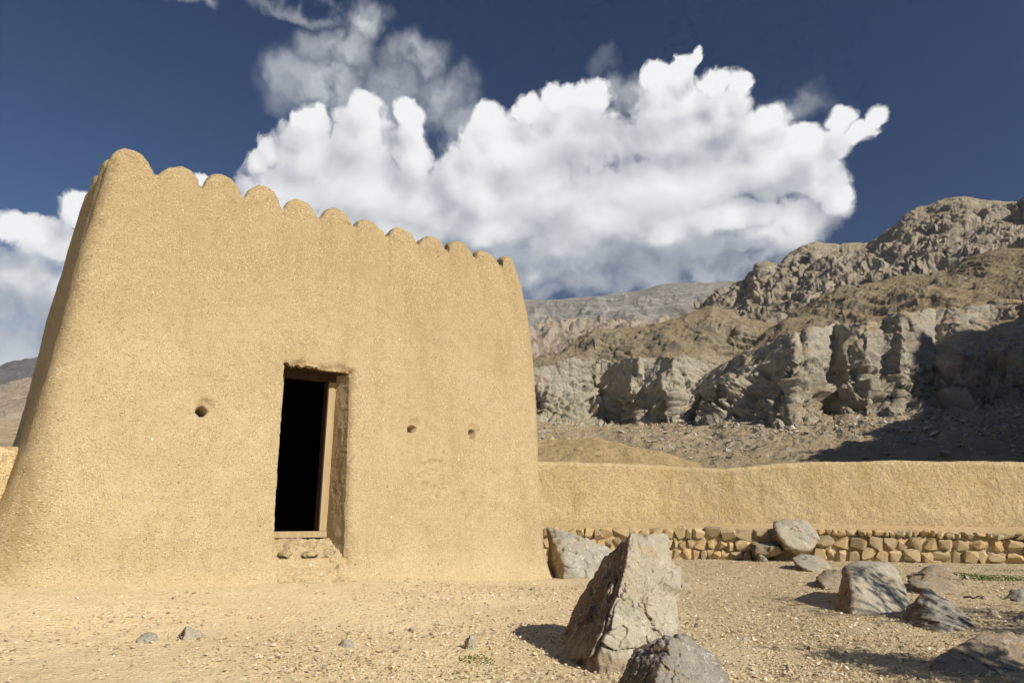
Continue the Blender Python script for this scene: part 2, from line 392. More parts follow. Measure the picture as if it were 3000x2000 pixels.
def mat_rock(name, c1, c2, stain, patina_shade=None, vein=.4, scale=1.0, patina_shade_dir=(-.8, -.4, .1), stain_amt=.6, vary=False, foot=None):
    m, T, b, P = new_mat(name, .85)
    q = T.vmath('ADD', P, T.vmath('SCALE', T.noise(P, 3 * scale, 3, .6, 'Color'), scale=.25 / scale))
    col = T.mix(T.mapr(T.noise(q, 2.2 * scale, 6, .62), .33, .67), c1, c2)
    col = T.mix(T.math('MULTIPLY', T.mapr(T.noise(q, 3.4 * scale, 5, .6, dist=.4), .48, .68), stain_amt), col, stain)
    if patina_shade is not None:
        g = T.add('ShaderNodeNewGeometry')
        d = T.vmath('DOT_PRODUCT', g.outputs['Normal'], Vector(patina_shade_dir).normalized(), out=1)
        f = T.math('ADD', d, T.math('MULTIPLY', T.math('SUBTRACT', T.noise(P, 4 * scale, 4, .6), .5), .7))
        col = T.mix(T.math('MULTIPLY', T.mapr(f, .35, .75), .85), col, patina_shade)  # left-facing sides: brown patina with their shade painted in
    if foot is not None:                                             # rough earthy foot below this height
        z = T.sep(P)[2]; f = T.math('ADD', T.math('SUBTRACT', foot, z), T.math('MULTIPLY', T.math('SUBTRACT', T.noise(P, 5, 4, .6), .5), .35))
        col = T.mix(T.math('MULTIPLY', T.mapr(f, -.03, .05), .8), col, T.mix(T.mapr(T.noise(P, 14, 5, .65), .35, .65), (.25, .185, .11), (.40, .30, .19)))
    # pale calcite veins, dark lichen specks, fine grain
    w = T.math('ABSOLUTE', T.math('SUBTRACT', T.noise(T.mapping(q, (1, 1, .35), (.5, .3, .2)), 3.5 * scale, 4, .5), .5))
    col = T.mix(T.math('MULTIPLY', T.mapr(w, .014, .0), vein), col, (.68, .65, .58))
    col = T.mix(T.math('MULTIPLY', T.mapr(T.noise(P, 22 * scale, 4, .65), .56, .72), .55), col, (.10, .09, .08))
    col = T.mix(T.math('MULTIPLY', T.mapr(T.noise(P, 60 * scale, 3, .6), .55, .7), .35), col, (.62, .58, .50))
    if vary:
        oi = T.add('ShaderNodeObjectInfo')
        rp = T.add('ShaderNodeValToRGB'); T.link(oi.outputs['Random'], rp.inputs[0]); e = rp.color_ramp.elements
        e[0].position = 0; e[0].color = (.62, .58, .56, 1); e[1].position = 1; e[1].color = (1.25, 1.18, 1.05, 1)
        for pos, c in ((.25, (.98, .90, .78)), (.5, (1.10, .96, .76)), (.75, (.88, .84, .79))):
            k = e.new(pos); k.color = (*c, 1)
        col = T.mix(1.0, col, rp.outputs[0], 'MULTIPLY')
    T.link(col, b.inputs['Base Color'])
    crk = T.mapr(T.voro(q, 5 * scale, 'DISTANCE_TO_EDGE'), 0, .06)
    h = T.math('ADD', T.noise(q, 7 * scale, 8, .68), T.math('MULTIPLY', crk, .10))
    h = T.math('ADD', h, T.math('MULTIPLY', T.noise(P, 45 * scale, 4, .6), .25))
    bump(T, b, h, .75, .05 / scale)
    return m
def mat_wood(name, c1, c2):
    m, T, b, P = new_mat(name, .8)
    g = T.noise(T.mapping(P, (30, 30, 2.0)), 1.0, 5, .6)
    T.link(T.mix(T.mapr(g, .3, .7), c1, c2), b.inputs['Base Color']); bump(T, b, g, .3, .004)
    return m
def mat_terrain(name, rock1, rock2, soil, stain, flat=(.55, .78), k=1.0, strata=0.0, stain_amt=.5, dots=.0, relief=1.0):
    """distant rock: bare on the steep, soil on ledges and gentle slopes; k = features per metre"""
    m, T, b, P = new_mat(name, 1.0); b.inputs['Specular IOR Level'].default_value = .05
    col = T.mix(T.mapr(T.noise(P, .02 * k, 6, .62), .35, .65), rock1, rock2)
    col = T.mix(T.math('MULTIPLY', T.mapr(T.noise(T.mapping(P, (1, 1, .3)), .05 * k, 5, .62), .52, .70), stain_amt), col, stain)
    h = T.noise(P, .16 * k, 9, .70)
    if strata:
        x, y, z = T.sep(P)
        zz = T.math('ADD', z, T.math('MULTIPLY', T.math('SUBTRACT', T.noise(P, .01 * k, 4, .6), .5), 30 / k))
        st = T.noise(T.comb(0.0, 0.0, zz), .12 * k, 5, .75)
        st2 = T.mapr(st, .40, .60)
        col = T.mix(T.math('MULTIPLY', st2, strata), col, T.mix(.5, soil, (.12, .11, .10)))
        h = T.math('ADD', h, T.math('MULTIPLY', st, strata * .9))
    g = T.add('ShaderNodeNewGeometry'); nz = T.sep(g.outputs['Normal'])[2]
    f = T.math('ADD', nz, T.math('MULTIPLY', T.math('SUBTRACT', T.noise(P, .08 * k, 5, .65), .5), .35))
    col = T.mix(T.mapr(f, flat[0], flat[1]), col, soil)
    col = T.mix(T.math('MULTIPLY', T.mapr(T.noise(P, .5 * k, 5, .7), .50, .66), .38), col, T.mix(.5, rock1, (.14, .12, .10)))
    if dots:
        v = T.add('ShaderNodeTexVoronoi'); T.link(P, v.inputs['Vector']); v.inputs['Scale'].default_value = .11 * k
        on = T.math('MULTIPLY', T.mapr(v.outputs['Distance'], .24, .12), T.mapr(T.sep(v.outputs['Color'])[0], .70, .74))
        col = T.mix(T.math('MULTIPLY', on, dots), col, (.05, .055, .03))
    T.link(col, b.inputs['Base Color'])
    bump(T, b, h, .9, 6.0 * relief / k)
    return m

# ------------------------------------------------------------------ rocks
def hull_planes(pts):
    bm = bmesh.new()
    for p in pts: bm.verts.new(p)
    r = bmesh.ops.convex_hull(bm, input=bm.verts)
    bm.normal_update(); c = Vector(np.mean(pts, 0)); pl = []
    for f in bm.faces:
        n = f.normal.copy(); d = n.dot(f.verts[0].co - c)
        if d < 0: n, d = -n, -d
        if f.calc_area() > 1e-7: pl.append((*n, d))
    bm.free(); return np.array(pl), np.array(c)
_ICO = {}
def ico(sub):
    if sub not in _ICO:
        bm = bmesh.new(); bmesh.ops.create_icosphere(bm, subdivisions=sub, radius=1.0)
        v = np.array([x.co[:] for x in bm.verts]); bm.verts.index_update(); f = np.array([[x.index for x in q.verts] for q in bm.faces]); bm.free(); _ICO[sub] = (v, f)
    return _ICO[sub]
def sculpt(pts, sub=6, sharp=26, amp=.03, freq=4.0, seed=0, chip=.4):
    """a broken rock: the hull of pts with softened arrises, flaked faces and rough relief"""
    pl, c = hull_planes(pts); V, F = ico(sub)
    # stretch the sphere to the rock so that facets are sampled evenly
    ext = np.ptp(np.array(pts), axis=0) / 2; D = V * ext; D /= np.linalg.norm(D, axis=1)[:, None]
    den = np.maximum(D @ pl[:, :3].T, 1e-6) / pl[:, 3]                # 1/r per plane
    mx = den.max(1); r = 1 / (mx + np.log(np.exp(sharp * (den / mx[:, None] - 1)).sum(1)) / sharp * mx)
    P = D * r[:, None]
    size = float(ext.mean())
    q = P / size + seed * 3.1
    flake = np.abs(perlin(q * freq * .45 + 2, seed)) - .25
    rel = .8 * fbm(q * freq * .5, 3, seed=seed) + .55 * (ridged(q * freq, 5, seed=seed + 3) - .45) + chip * flake + .20 * fbm(q * freq * 4, 3, .6, seed=seed + 6)
    # ledges: slight stepping gives broken edges
    st = fbm(q * freq * .7, 2, seed=seed + 17) * 3.0; step = (np.floor(st) + sstep(.75, 1, st - np.floor(st))) / 3.0
    rel = .6 * rel + .3 * step
    wq = q + .12 * np.stack([perlin(q * 3, seed + 31 + i) for i in range(3)], -1)
    for fr, k in ((freq * .55, 1.1), (freq * 1.5, .42), (freq * 4, .16)):
        v, e = facet(wq * fr, seed + int(fr * 10)); rel = rel + k * v - k * .25 * np.clip(1 - e / .10, 0, 1)
    P = P + D * (rel * amp)[:, None]
    return P + c, F
def rock(name, pts, mat, label, sub=6, cat='boulder', group=None, **kw):
    P, F = sculpt(pts, sub, **kw); base = np.array([P[:, 0].mean(), P[:, 1].mean(), P[:, 2].min()])
    o = obj(name, mesh_np(name, P - base, F), mat, loc=base)
    return tag(o, label, cat, group)
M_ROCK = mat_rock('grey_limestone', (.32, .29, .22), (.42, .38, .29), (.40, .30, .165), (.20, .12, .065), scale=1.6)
M_STAND = mat_rock('standing_limestone', (.34, .31, .235), (.44, .40, .305), (.42, .32, .18), (.13, .075, .042), scale=1.6, foot=.40)  # brown of the left face darkened, shade put into the colour
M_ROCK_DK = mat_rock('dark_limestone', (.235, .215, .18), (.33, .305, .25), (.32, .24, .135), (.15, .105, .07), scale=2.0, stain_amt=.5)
M_ROCK_PALE = mat_rock('pale_limestone', (.33, .31, .25), (.40, .375, .30), (.48, .38, .22), (.36, .25, .12), scale=1.3, patina_shade_dir=(-1, -.1, 0), vein=.5)
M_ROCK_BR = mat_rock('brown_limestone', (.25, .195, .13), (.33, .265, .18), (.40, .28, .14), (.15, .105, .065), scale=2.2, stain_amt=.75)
M_STONE = mat_rock('wall_stone', (.46, .375, .23), (.58, .48, .30), (.58, .44, .235), None, vein=.1, scale=3.0, vary=True)
def hp(lst): return [tuple(atY(a, b, y)) for a, b, y in lst]


# ------------------------------------------------------------------ ground
_GC = np.array([(0, 0, 0), (0, 3.5, .02), (-4.4, 6.3, .33), (-2.2, 7.9, .25), (.5, 9.9, .13), (3.5, 14.8, .10), (9.5, 13.3, .10), (3, 7, .05), (3, 4.5, .03),
                (-2, 4, .08), (-4, 3.5, .15), (6, 9, .06), (-8, 5, .42), (13, 11.5, .1), (12, 4, .05), (0, 14, .12), (-6, 9, .4), (-4, 13, .4), (6, -4, 0), (-6, -3, .1), (0, -8, 0), (16, 2, 0)])
def gz(x, y):
    x = np.asarray(x, float); y = np.asarray(y, float)
    d2 = (x[..., None] - _GC[:, 0]) ** 2 + (y[..., None] - _GC[:, 1]) ** 2
    w = 1 / (d2 + .8) ** 2
    return (w * _GC[:, 2]).sum(-1) / w.sum(-1)
def ground_at(px, py, z=None):
    """where the ray of a pixel meets the ground"""
    d = ray(px, py); t = (CAM_H - .1) / -d[2]
    for _ in range(12):
        t = (CAM_H - float(gz(d[0] * t, d[1] * t))) / -d[2]
    return np.array([d[0] * t, d[1] * t, float(gz(d[0] * t, d[1] * t))])

M_SOIL = mat_soil('gravelly_soil', (.74, .58, .335), (.80, .645, .395), (.67, .52, .295), gravelly=(.54, .43, .26))
def build_ground():
    az = np.concatenate([np.linspace(-180, -46, 40)[:-1], np.linspace(-46, 46, 280), np.linspace(46, 180, 40)[1:-1]]) * math.pi / 180
    r = np.concatenate([np.linspace(.4, 3.2, 14)[:-1], np.geomspace(3.2, 17, 180), np.geomspace(17.6, 14000, 40)])
    A, RR = np.meshgrid(az, r)
    X = RR * np.sin(A); Y = RR * np.cos(A)
    Z = gz(X, Y)
    p = np.stack([X, Y, X * 0], -1).reshape(-1, 3)
    near = sstep(30, 14, RR)
    Z = Z * sstep(60, 20, RR) - 9 * sstep(20, 160, RR)
    n1 = fbm(p * 1.1, 3, seed=3).reshape(X.shape); n2 = fbm(p * 7, 3, .6, seed=9).reshape(X.shape)
    Z = Z + near * (n1 * .016 + n2 * .0075)
    V = np.stack([X, Y, Z], -1).reshape(-1, 3)
    F = grid_faces(len(r), len(az), closed=True)[:, ::-1]
    o = obj('ground', mesh_np('ground', V, F), M_SOIL); tag(o, 'sandy gravel ground in front of the fort', kind='structure')
build_ground()

# ------------------------------------------------------------------ fort building
TH = R(53.8); UA = np.array([math.sin(TH), math.cos(TH)]); NB = np.array([-UA[1], UA[0]]); O2 = np.array([-2.24, 7.88])
def fort(a, b, z):
    a, b, z = np.broadcast_arrays(np.asarray(a, float), np.asarray(b, float), np.asarray(z, float))
    return np.stack([O2[0] + UA[0] * a + NB[0] * b, O2[1] + UA[1] * a + NB[1] * b, z], -1)
M_PLASTER = mat_plaster('straw_mud_plaster', (.435, .335, .19), (.48, .378, .222), (.355, .263, .132), dust=.12, top=3.2, crack=.16)
M_PLASTER_LOW = mat_plaster('ochre_mud_plaster', (.61, .465, .245), (.66, .515, .295), (.51, .37, .17), 1.4, 1.3, dust=.1, crack=.4, rough=2.2)
M_FRAME = mat_wood('pale_timber', (.36, .265, .145), (.43, .33, .19))
M_FRAME_DK = mat_wood('dark_timber', (.055, .03, .018), (.085, .048, .03))
m_, T_, b_, P_ = new_mat('darkened_interior', 1.0); T_.link(T_.mix(T_.noise(P_, 2, 4), (.012, .010, .008), (.022, .018, .014)), b_.inputs['Base Color']); b_.inputs['Specular IOR Level'].default_value = 0  # darkness of the unlit room put into a near-black colour
M_ROOM_DARK = m_
DL, DR, DZ0, DZ1 = -.405, .43, .48, 2.64        # doorway
def build_fort():
    itp = np.interp
    def prof(z):
        bF = itp(z, [-.4, .05, .2, .32, .5, 1.0, 2.0, 3.2, 4.2, 4.9], [-.75, -.30, -.16, -.07, -.015, .03, .105, .175, .25, .32])
        aL = itp(z, [-.4, .2, .7, 1.2, 1.75, 2.6, 3.6, 4.4, 4.9], [-3.7, -3.15, -2.90, -2.77, -2.69, -2.62, -2.55, -2.47, -2.43])
        aR = itp(z, [-.4, .1, 1.2, 2.4, 3.3, 4.0, 4.5, 4.9], [3.50, 3.44, 3.43, 3.43, 3.41, 3.34, 3.24, 3.12])
        bB = itp(z, [0, 4.9], [5.6, 5.3])
        rL = itp(z, [-.4, .4, 1.2, 2.2, 4.9], [1.0, .75, .36, .22, .17])
        return bF, aL, aR, bB, rL, .24
    nA = 16
    zlev = np.concatenate([np.linspace(-.4, DZ0, 24)[:-1], np.linspace(DZ0, DZ1, 132)])
    nlow = len(zlev); nup = 118
    def rim(z, fine):
        """points (a, b) round the plan at height z (fixed topology) """
        bF, aL, aR, bB, rL, rR = prof(z)
        pts = []
        def arc(ca, cb, r, t0, t1, n):
            t = np.linspace(t0, t1, n, endpoint=False); return np.stack([ca + r * np.cos(t), cb + r * np.sin(t)], -1)
        pi = math.pi
        t = np.linspace(0, 1, 90, endpoint=False)[:, None]
        pts.append(np.array([[aL, bB - .4]]) * (1 - t) + np.array([[aL, bF + rL]]) * t)              # left side, back to front
        pts.append(arc(aL + rL, bF + rL, rL, pi, 1.5 * pi, nA))
        t = np.linspace(0, 1, 120, endpoint=False)[:, None]
        pts.append(np.array([[aL + rL, bF]]) * (1 - t) + np.array([[DL, bF]]) * t)
        t = np.linspace(0, 1, 40, endpoint=False)[:, None]
        pts.append(np.array([[DL, bF]]) * (1 - t) + np.array([[DR, bF]]) * t)
        t = np.linspace(0, 1, 165, endpoint=False)[:, None]
        pts.append(np.array([[DR, bF]]) * (1 - t) + np.array([[aR - rR, bF]]) * t)
        pts.append(arc(aR - rR, bF + rR, rR, 1.5 * pi, 2 * pi, nA))
        t = np.linspace(0, 1, 40, endpoint=False)[:, None]
        pts.append(np.array([[aR, bF + rR]]) * (1 - t) + np.array([[aR, bB - .4]]) * t)
        pts.append(arc(aR - .4, bB - .4, .4, 0, .5 * pi, 8))
        t = np.linspace(0, 1, 40, endpoint=False)[:, None]
        pts.append(np.array([[aR - .4, bB]]) * (1 - t) + np.array([[aL + .4, bB]]) * t)
        pts.append(arc(aL + .4, bB - .4, .4, .5 * pi, pi, 8))
        q = np.concatenate(pts); b = q[:, 1] - bF; lf = sstep(-1.6, -2.2, q[:, 0])
        q[:, 0] -= lf * np.interp(b, [0, .15, 1.6, 2.0, 6], [0, 0, .12, .09, -.5]); return q
    cD0 = 90 + nA + 120; cD1 = cD0 + 40
    top = rim(4.62, True); nc = len(top)
    arcl = np.concatenate([[0], np.cumsum(np.linalg.norm(np.diff(np.concatenate([top, top[:1]]), axis=0), axis=1))]); per = arcl[-1]; arcl = arcl[:-1]
    # merlon valleys measured along the rim
    w0 = np.interp(-1.96, top[90 + nA:cD0 + 205, 0], arcl[90 + nA:cD0 + 205])
    val = [w0 + .476 * k for k in range(0, 12)]
    left = [w0 - .62 - .46 * k for k in range(0, 40)]
    val = np.array(sorted([v for v in left if v > 0] + val))
    extra = val[-1]
    while extra + .5 < per: extra += .5; val = np.append(val, extra)
    val = np.concatenate([[val[0] - .5], val, [per + .05]])
    idx = np.clip(np.searchsorted(val, arcl, 'right') - 1, 0, len(val) - 2)
    x = (arcl - val[idx]) / (val[idx + 1] - val[idx]) * 2 - 1
    rs = np.random.RandomState(4)
    hm = (.212 + rs.uniform(-.035, .03, len(val)))[idx]; skew = (rs.uniform(-.16, .16, len(val)))[idx]
    hm = hm * np.interp(top[:, 0], [-2.5, 0, 3.3], [1.04, .98, .74])
    xs = np.clip(np.abs(x + skew * (1 - x * x)), 0, 1)
    m = np.cos(xs * math.pi / 2) ** .56
    aa = top[:, 0]
    Hbase = np.interp(aa, [-2.6, -1.9, -.5, 1.0, 2.4, 3.2], [4.67, 4.665, 4.665, 4.665, 4.665, 4.66])
    H = Hbase + hm * m
    # rows
    rows = []; T_par = .25
    for z in zlev:
        q = rim(z, True); rows.append(np.concatenate([q, np.full((nc, 1), z)], 1))
    tt = np.linspace(0, 1, nup + 1)[1:]; tt = tt ** .85
    zr = np.linspace(DZ1, 5.0, 60); rims = np.stack([rim(z, True) for z in zr])
    def rim_at(zc):
        f = np.clip((zc - zr[0]) / (zr[1] - zr[0]), 0, 58.999); i = f.astype(int); f = (f - i)[:, None]; c = np.arange(nc)
        return rims[i, c] * (1 - f) + rims[i + 1, c] * f
    rc = .10
    for t in tt:
        zc = DZ1 + (H - rc - DZ1) * t; rows.append(np.concatenate([rim_at(zc), zc[:, None]], 1))
    nouter = len(rows)
    # rounded parapet and its inner side down to the roof
    top2 = rim_at(H); tan = np.roll(top2, -1, 0) - np.roll(top2, 1, 0); inn = np.stack([-tan[:, 1], tan[:, 0]], -1); inn /= np.linalg.norm(inn, axis=1)[:, None]
    k9 = np.ones(25) / 25
    inn = np.stack([np.convolve(np.concatenate([inn[-12:, i], inn[:, i], inn[:12, i]]), k9, 'valid') for i in (0, 1)], -1)
    base = rows[-1][:, :2]
    for th in np.linspace(0, math.pi, 14)[1:]:
        off = T_par / 2 * (1 - math.cos(th)); zc = H - rc + rc * math.sin(th)
        rows.append(np.concatenate([base + inn * off, zc[:, None]], 1))
    for zz in (4.3, 4.05, 3.9):
        rows.append(np.concatenate([base + inn * (T_par + .02), np.full((nc, 1), zz)], 1))
    G = np.stack(rows)                                              # (nr, nc, 3) in (a, b, z)
    P = fort(G[..., 0], G[..., 1], G[..., 2])
    N = -grid_normals(P); N = np.where((np.arange(len(rows)) < nouter)[:, None, None], N, N)
    # point outward
    cen = fort(.3, 2.7, 2.5); sgn = np.sign(((P - cen) * N).sum(-1)[60, cD0]); N = N * sgn
    q = P.reshape(-1, 3)
    d = .014 * fbm(q * 1.1, 3, seed=21) + .0065 * fbm(q * 5, 3, .55, seed=31) + .0022 * fbm(q * 28, 2, .6, seed=41)
    d = d.reshape(P.shape[:2])
    # flutes hanging down from the merlons, fading towards the door
    zc = G[..., 2]; fade = sstep(2.6, 4.75, zc) ** 2.2
    d = d + fade * (.045 * (m[None, :] - .75)) * (zc < 5.2)
    d = d - .03 * sstep(.0, .12, H[None, :] * 0 + np.abs(zc - 3.9) * 0)
    d = d + .012 * sstep(4.4, 4.75, zc) * fbm(q * 9, 3, .6, seed=77).reshape(zc.shape)
    # loopholes and small scars in the front
    front = np.zeros(nc, bool); front[90 + nA:cD1 + 165] = True
    def wall_pt(px, py):
        dd = ray(px, py); best = None
        for b in (0.0, .1, .2):
            pass
        b = .1
        for _ in range(4):
            o = O2 + NB * b; r_ = dd[0] / dd[1]
            s = (r_ * o[1] - o[0]) / (UA[0] - r_ * UA[1]); Y = o[1] + UA[1] * s; z = CAM_H + dd[2] / dd[1] * Y
            b = prof(z)[0]
        return s, z
    ga, gzv = G[..., 0], G[..., 2]
    for (px, py, wa, wz, dep, lip) in ((591, 1203, .060, .052, .42, .045), (1206, 1257, .060, .046, .42, .018), (1383, 1271, .050, .066, .42, .018)):
        s, z = wall_pt(px, py)
        e = np.sqrt(((ga - s) / wa) ** 2 + ((gzv - z) / wz) ** 2) + .18 * fbm(q * 14, 2, seed=5).reshape(zc.shape)
        d = d - front * dep * sstep(1.0, .86, e)
        e2 = np.sqrt(((ga - s - .03) / (wa * 1.9)) ** 2 + ((gzv - z - .055) / (wz * 2.1)) ** 2)
        d = d - front * lip * sstep(1.0, .3, e2)
    s, z = wall_pt(1265, 1385)                                        # flaked patch beside the door
    e = np.hypot((ga - s) / .26, (gzv - z) / .33) + .55 * fbm(q * 5, 4, .6, seed=55).reshape(zc.shape)
    d = d - front * sstep(.74, .64, e) * (.014 + .022 * np.clip(fbm(q * 22, 3, .65, seed=57).reshape(zc.shape) + .2, 0, 1))
    for (px, py, ra) in ((1300, 1325, .03), (1355, 1445, .025), (1298, 1062, .018), (345, 968, .02), (1083, 743, .02), (1515, 1522, .02), (1382, 1375, .02)):
        s, z = wall_pt(px, py)
        d = d - front * .03 * sstep(1.0, .4, np.hypot((ga - s) / ra, (gzv - z) / ra))
    # crumbled edge above the door
    e = np.abs(ga - (DL + DR) / 2) < .43
    d = d - front * e * .05 * sstep(.10, .0, gzv - DZ1 - .03 * fbm(q * np.array([6, 6, 1]), 3, seed=61).reshape(zc.shape)) * (gzv > DZ1 - .001) * sstep(.1, .45, fbm(q * 9, 3, .6, seed=62).reshape(zc.shape) + .35)
    dz_ = (gzv > DZ0 - .1) & (gzv < DZ1 + .04)
    d = d - front * dz_ * .07 * np.exp(-np.clip(ga - DR, 0, 9) / .045) * (ga > DR - .001)
    P = P + N * d[..., None]
    # ragged door edges
    r1_ = nlow - 1; cc = np.arange(cD0, cD1 + 1); jz = fbm(P[r1_, cc] * 16, 3, .65, seed=64); jz2 = perlin(P[r1_, cc] * 5, 66)
    for kk, w_ in ((0, 1.0), (1, .55), (2, .2)): P[r1_ + kk, cc, 2] += (.028 * jz + .02 * jz2 + .012) * w_
    P[23:r1_, cD0, :2] += (UA[None] * (.008 * fbm(P[23:r1_, cD0] * 12, 3, .6, seed=67))[:, None]); P[23:r1_, cD1, :2] += (UA[None] * (.010 * fbm(P[23:r1_, cD1] * 9, 3, .6, seed=68))[:, None])
    nr = len(rows); F = grid_faces(nr, nc, closed=True)
    row = F[:, 0] // nc; colm = F[:, 0] % nc
    door = (row >= 23) & (row < nlow - 1) & (colm >= cD0) & (colm < cD1)
    F = F[~door]; row = row[~door]; colm = colm[~door]
    loc = fort(0, 0, .25)
    root = empty('mud_fort_building', loc)
    tag(root, 'tall sand coloured mud fort building with scalloped parapet and open doorway', 'fort')
    Vw = P.reshape(-1, 3) - loc
    # merlons: the scalloped tops above the valleys
    zval = (Hbase)[colm] - .04
    zface = G[..., 2].reshape(-1)[F].mean(1)
    mer = (zface > zval) & (row < nr - 4)
    full = mesh_np('full', Vw, F); full.update()
    vn = np.empty(len(Vw) * 3, np.float32); full.vertices.foreach_get('normal', vn); vn = vn.reshape(-1, 3)
    if ((vn[60 * nc + cD0 + 60]) @ np.array([*(-NB), 0])) < 0: F = F[:, ::-1]; vn = -vn
    bpy.data.meshes.remove(full)
    def sub(name, sel):
        f = F[sel]; u, inv = np.unique(f, return_inverse=True)
        me = mesh_np(name, Vw[u], inv.reshape(f.shape)); me.normals_split_custom_set_from_vertices(vn[u]); return me
    obj('wall', sub('wall', ~mer), M_PLASTER, root)
    for k in range(len(val) - 1):
        sel = mer & (idx[colm] == k)
        if sel.sum() > 20: obj('merlon', sub('merlon', sel), M_PLASTER, root)
    # roof and room
    bm = bmesh.new(); rm = Matrix.Rotation(math.pi / 2 - TH, 4, 'Z')
    c = fort(.36, 2.75, 3.92) - loc; box_bm(bm, Vector(c), 5.5, 4.6, .12, rm); obj('roof', bm_mesh(bm, 'roof'), M_PLASTER, root)
    # interior: a room open towards the doorway
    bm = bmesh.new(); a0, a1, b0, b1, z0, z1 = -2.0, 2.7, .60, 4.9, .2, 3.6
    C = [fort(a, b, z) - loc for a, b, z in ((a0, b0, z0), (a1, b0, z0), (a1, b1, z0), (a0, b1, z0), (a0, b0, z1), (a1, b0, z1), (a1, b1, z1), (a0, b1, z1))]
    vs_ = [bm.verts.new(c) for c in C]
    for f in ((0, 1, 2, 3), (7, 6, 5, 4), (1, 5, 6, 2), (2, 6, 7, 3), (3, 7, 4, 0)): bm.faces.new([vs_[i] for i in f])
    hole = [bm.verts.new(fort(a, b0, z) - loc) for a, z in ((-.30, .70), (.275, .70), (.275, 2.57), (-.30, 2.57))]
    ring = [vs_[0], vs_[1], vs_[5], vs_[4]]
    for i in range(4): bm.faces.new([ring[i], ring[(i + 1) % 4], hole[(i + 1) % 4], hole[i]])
    obj('room', bm_mesh(bm, 'room'), M_ROOM_DARK, root)
    # jambs: ruled surface from the opening edge to the frame, .45 behind
    edge = []                                                        # loop of grid indices round the opening, clockwise from bottom left
    r0, r1 = 23, nlow - 1
    edge += [r * nc + cD0 for r in range(r0, r1)]
    edge += [r1 * nc + c for c in range(cD0, cD1)]
    edge += [r * nc + cD1 for r in range(r1, r0, -1)]
    E = np.array(edge); Po = P.reshape(-1, 3)[E]; Go = G.reshape(-1, 3)[E]
    inner = Go.copy(); inner[:, 1] = .46
    f = (Go[:, 0] - DL) / (DR - DL); inner[:, 0] = -.385 + (.352 + .385) * f
    inner[:, 2] = DZ0 + (Go[:, 2] - DZ0) * ((2.66 - DZ0) / (DZ1 - DZ0))
    Pi = fort(inner[:, 0], inner[:, 1], inner[:, 2])
    nj = 26; s = np.linspace(0, 1, nj)[:, None, None]
    J = Po[None] * (1 - s) + Pi[None] * s
    Nj = grid_normals(J); jn = (.008 * fbm(J.reshape(-1, 3) * np.array([5, 5, 2]), 3, .55, seed=90) + .003 * fbm(J.reshape(-1, 3) * 24, 3, .6, seed=91)).reshape(J.shape[:2])
    rnd = (.05 * np.exp(-((s[..., 0]) / .10) ** 1.0) * s[..., 0] * 4)
    J = J + Nj * (jn * np.clip(s[..., 0] * 6, 0, 1))[..., None]
    o = obj('door_reveal', mesh_np('door_reveal', J.reshape(-1, 3) - loc, grid_faces(nj, len(E))), M_PLASTER, root)
    # timber frame
    fr = empty('door_frame', (0, 0, 0)); fr.parent = root
    def beam(name, a0, a1, z0, z1, b0, b1, mat):
        bm = bmesh.new(); c = fort((a0 + a1) / 2, (b0 + b1) / 2, (z0 + z1) / 2) - loc
        box_bm(bm, Vector(c), a1 - a0, b1 - b0, z1 - z0, Matrix.Rotation(math.pi / 2 - TH, 4, 'Z'), .006)
        obj(name, bm_mesh(bm, name), mat, fr)
    beam('post', .268, .366, .765, 2.56, .44, .56, M_FRAME); beam('post', -.40, -.295, .765, 2.56, .44, .56, M_FRAME)
    beam('post_lining', .256, .2665, .765, 2.56, .45, .59, M_FRAME_DK)
    beam('sill', -.42, .37, .69, .762, .43, .58, M_FRAME); beam('head', -.42, .37, 2.563, 2.66, .44, .56, M_FRAME_DK)
    beam('lintel', -.52, .52, 2.645, 2.75, .26, .42, M_FRAME_DK)
    # crumbled mud step under the sill
    na, nb = 90, 80
    A, B = np.meshgrid(np.linspace(-.47, .50, na), np.linspace(-.42, .52, nb))
    p = np.stack([A * 1, B * 1, A * 0], -1).reshape(-1, 3)
    n = fbm(p * 4, 4, .6, seed=8).reshape(A.shape); n2 = ridged(p * 5, 4, seed=12).reshape(A.shape)
    prof_b = np.interp(B + n * .05, [-.42, -.30, -.16, -.03, .06, .14, .26, .40, .52], [-.14, -.03, .03, .15, .22, .31, .37, .41, .42])
    gl = gz(fort(A, B, 0)[..., 0], fort(A, B, 0)[..., 1])
    side = sstep(.50, .36, np.abs(A + .0) + (.12 * sstep(.0, -.4, B)) - .02 * n)
    Zs = gl + prof_b * np.where(B > .06, 1, side) + (n2 - .5) * .07 * sstep(-.25, .05, B) + n * .035
    Zs = np.where(B < -.05, np.maximum(Zs, gl - .06) - .02 * (1 - side), Zs)
    St = fort(A, B, Zs)
    obj('door_step', mesh_np('door_step', St.reshape(-1, 3) - loc, grid_faces(nb, na)), M_PLASTER, root)
    rs = np.random.RandomState(77)
    for k, (a, b_, z, w, h) in enumerate(((-.30, .27, .60, .17, .10), (-.10, .30, .615, .20, .09), (.10, .28, .60, .16, .10), (.25, .22, .57, .14, .10), (-.22, .10, .53, .15, .08), (.05, .08, .52, .19, .08), (.24, .02, .47, .12, .09))):
        n = rs.normal(size=(15, 3)); n /= np.linalg.norm(n, axis=1)[:, None]; c = fort(a, b_, z)
        Pk, Fk = sculpt((c + (n * np.array([w * .62, .10, h * .6])) @ np.array([[UA[0], UA[1], 0], [NB[0], NB[1], 0], [0, 0, 1]])).tolist(), 4, 16, .008, 3, seed=80 + k)
        obj('rubble_stone', mesh_np('rubble_stone', Pk - loc, Fk), M_PLASTER, root)
    return root
fort_root = build_fort()

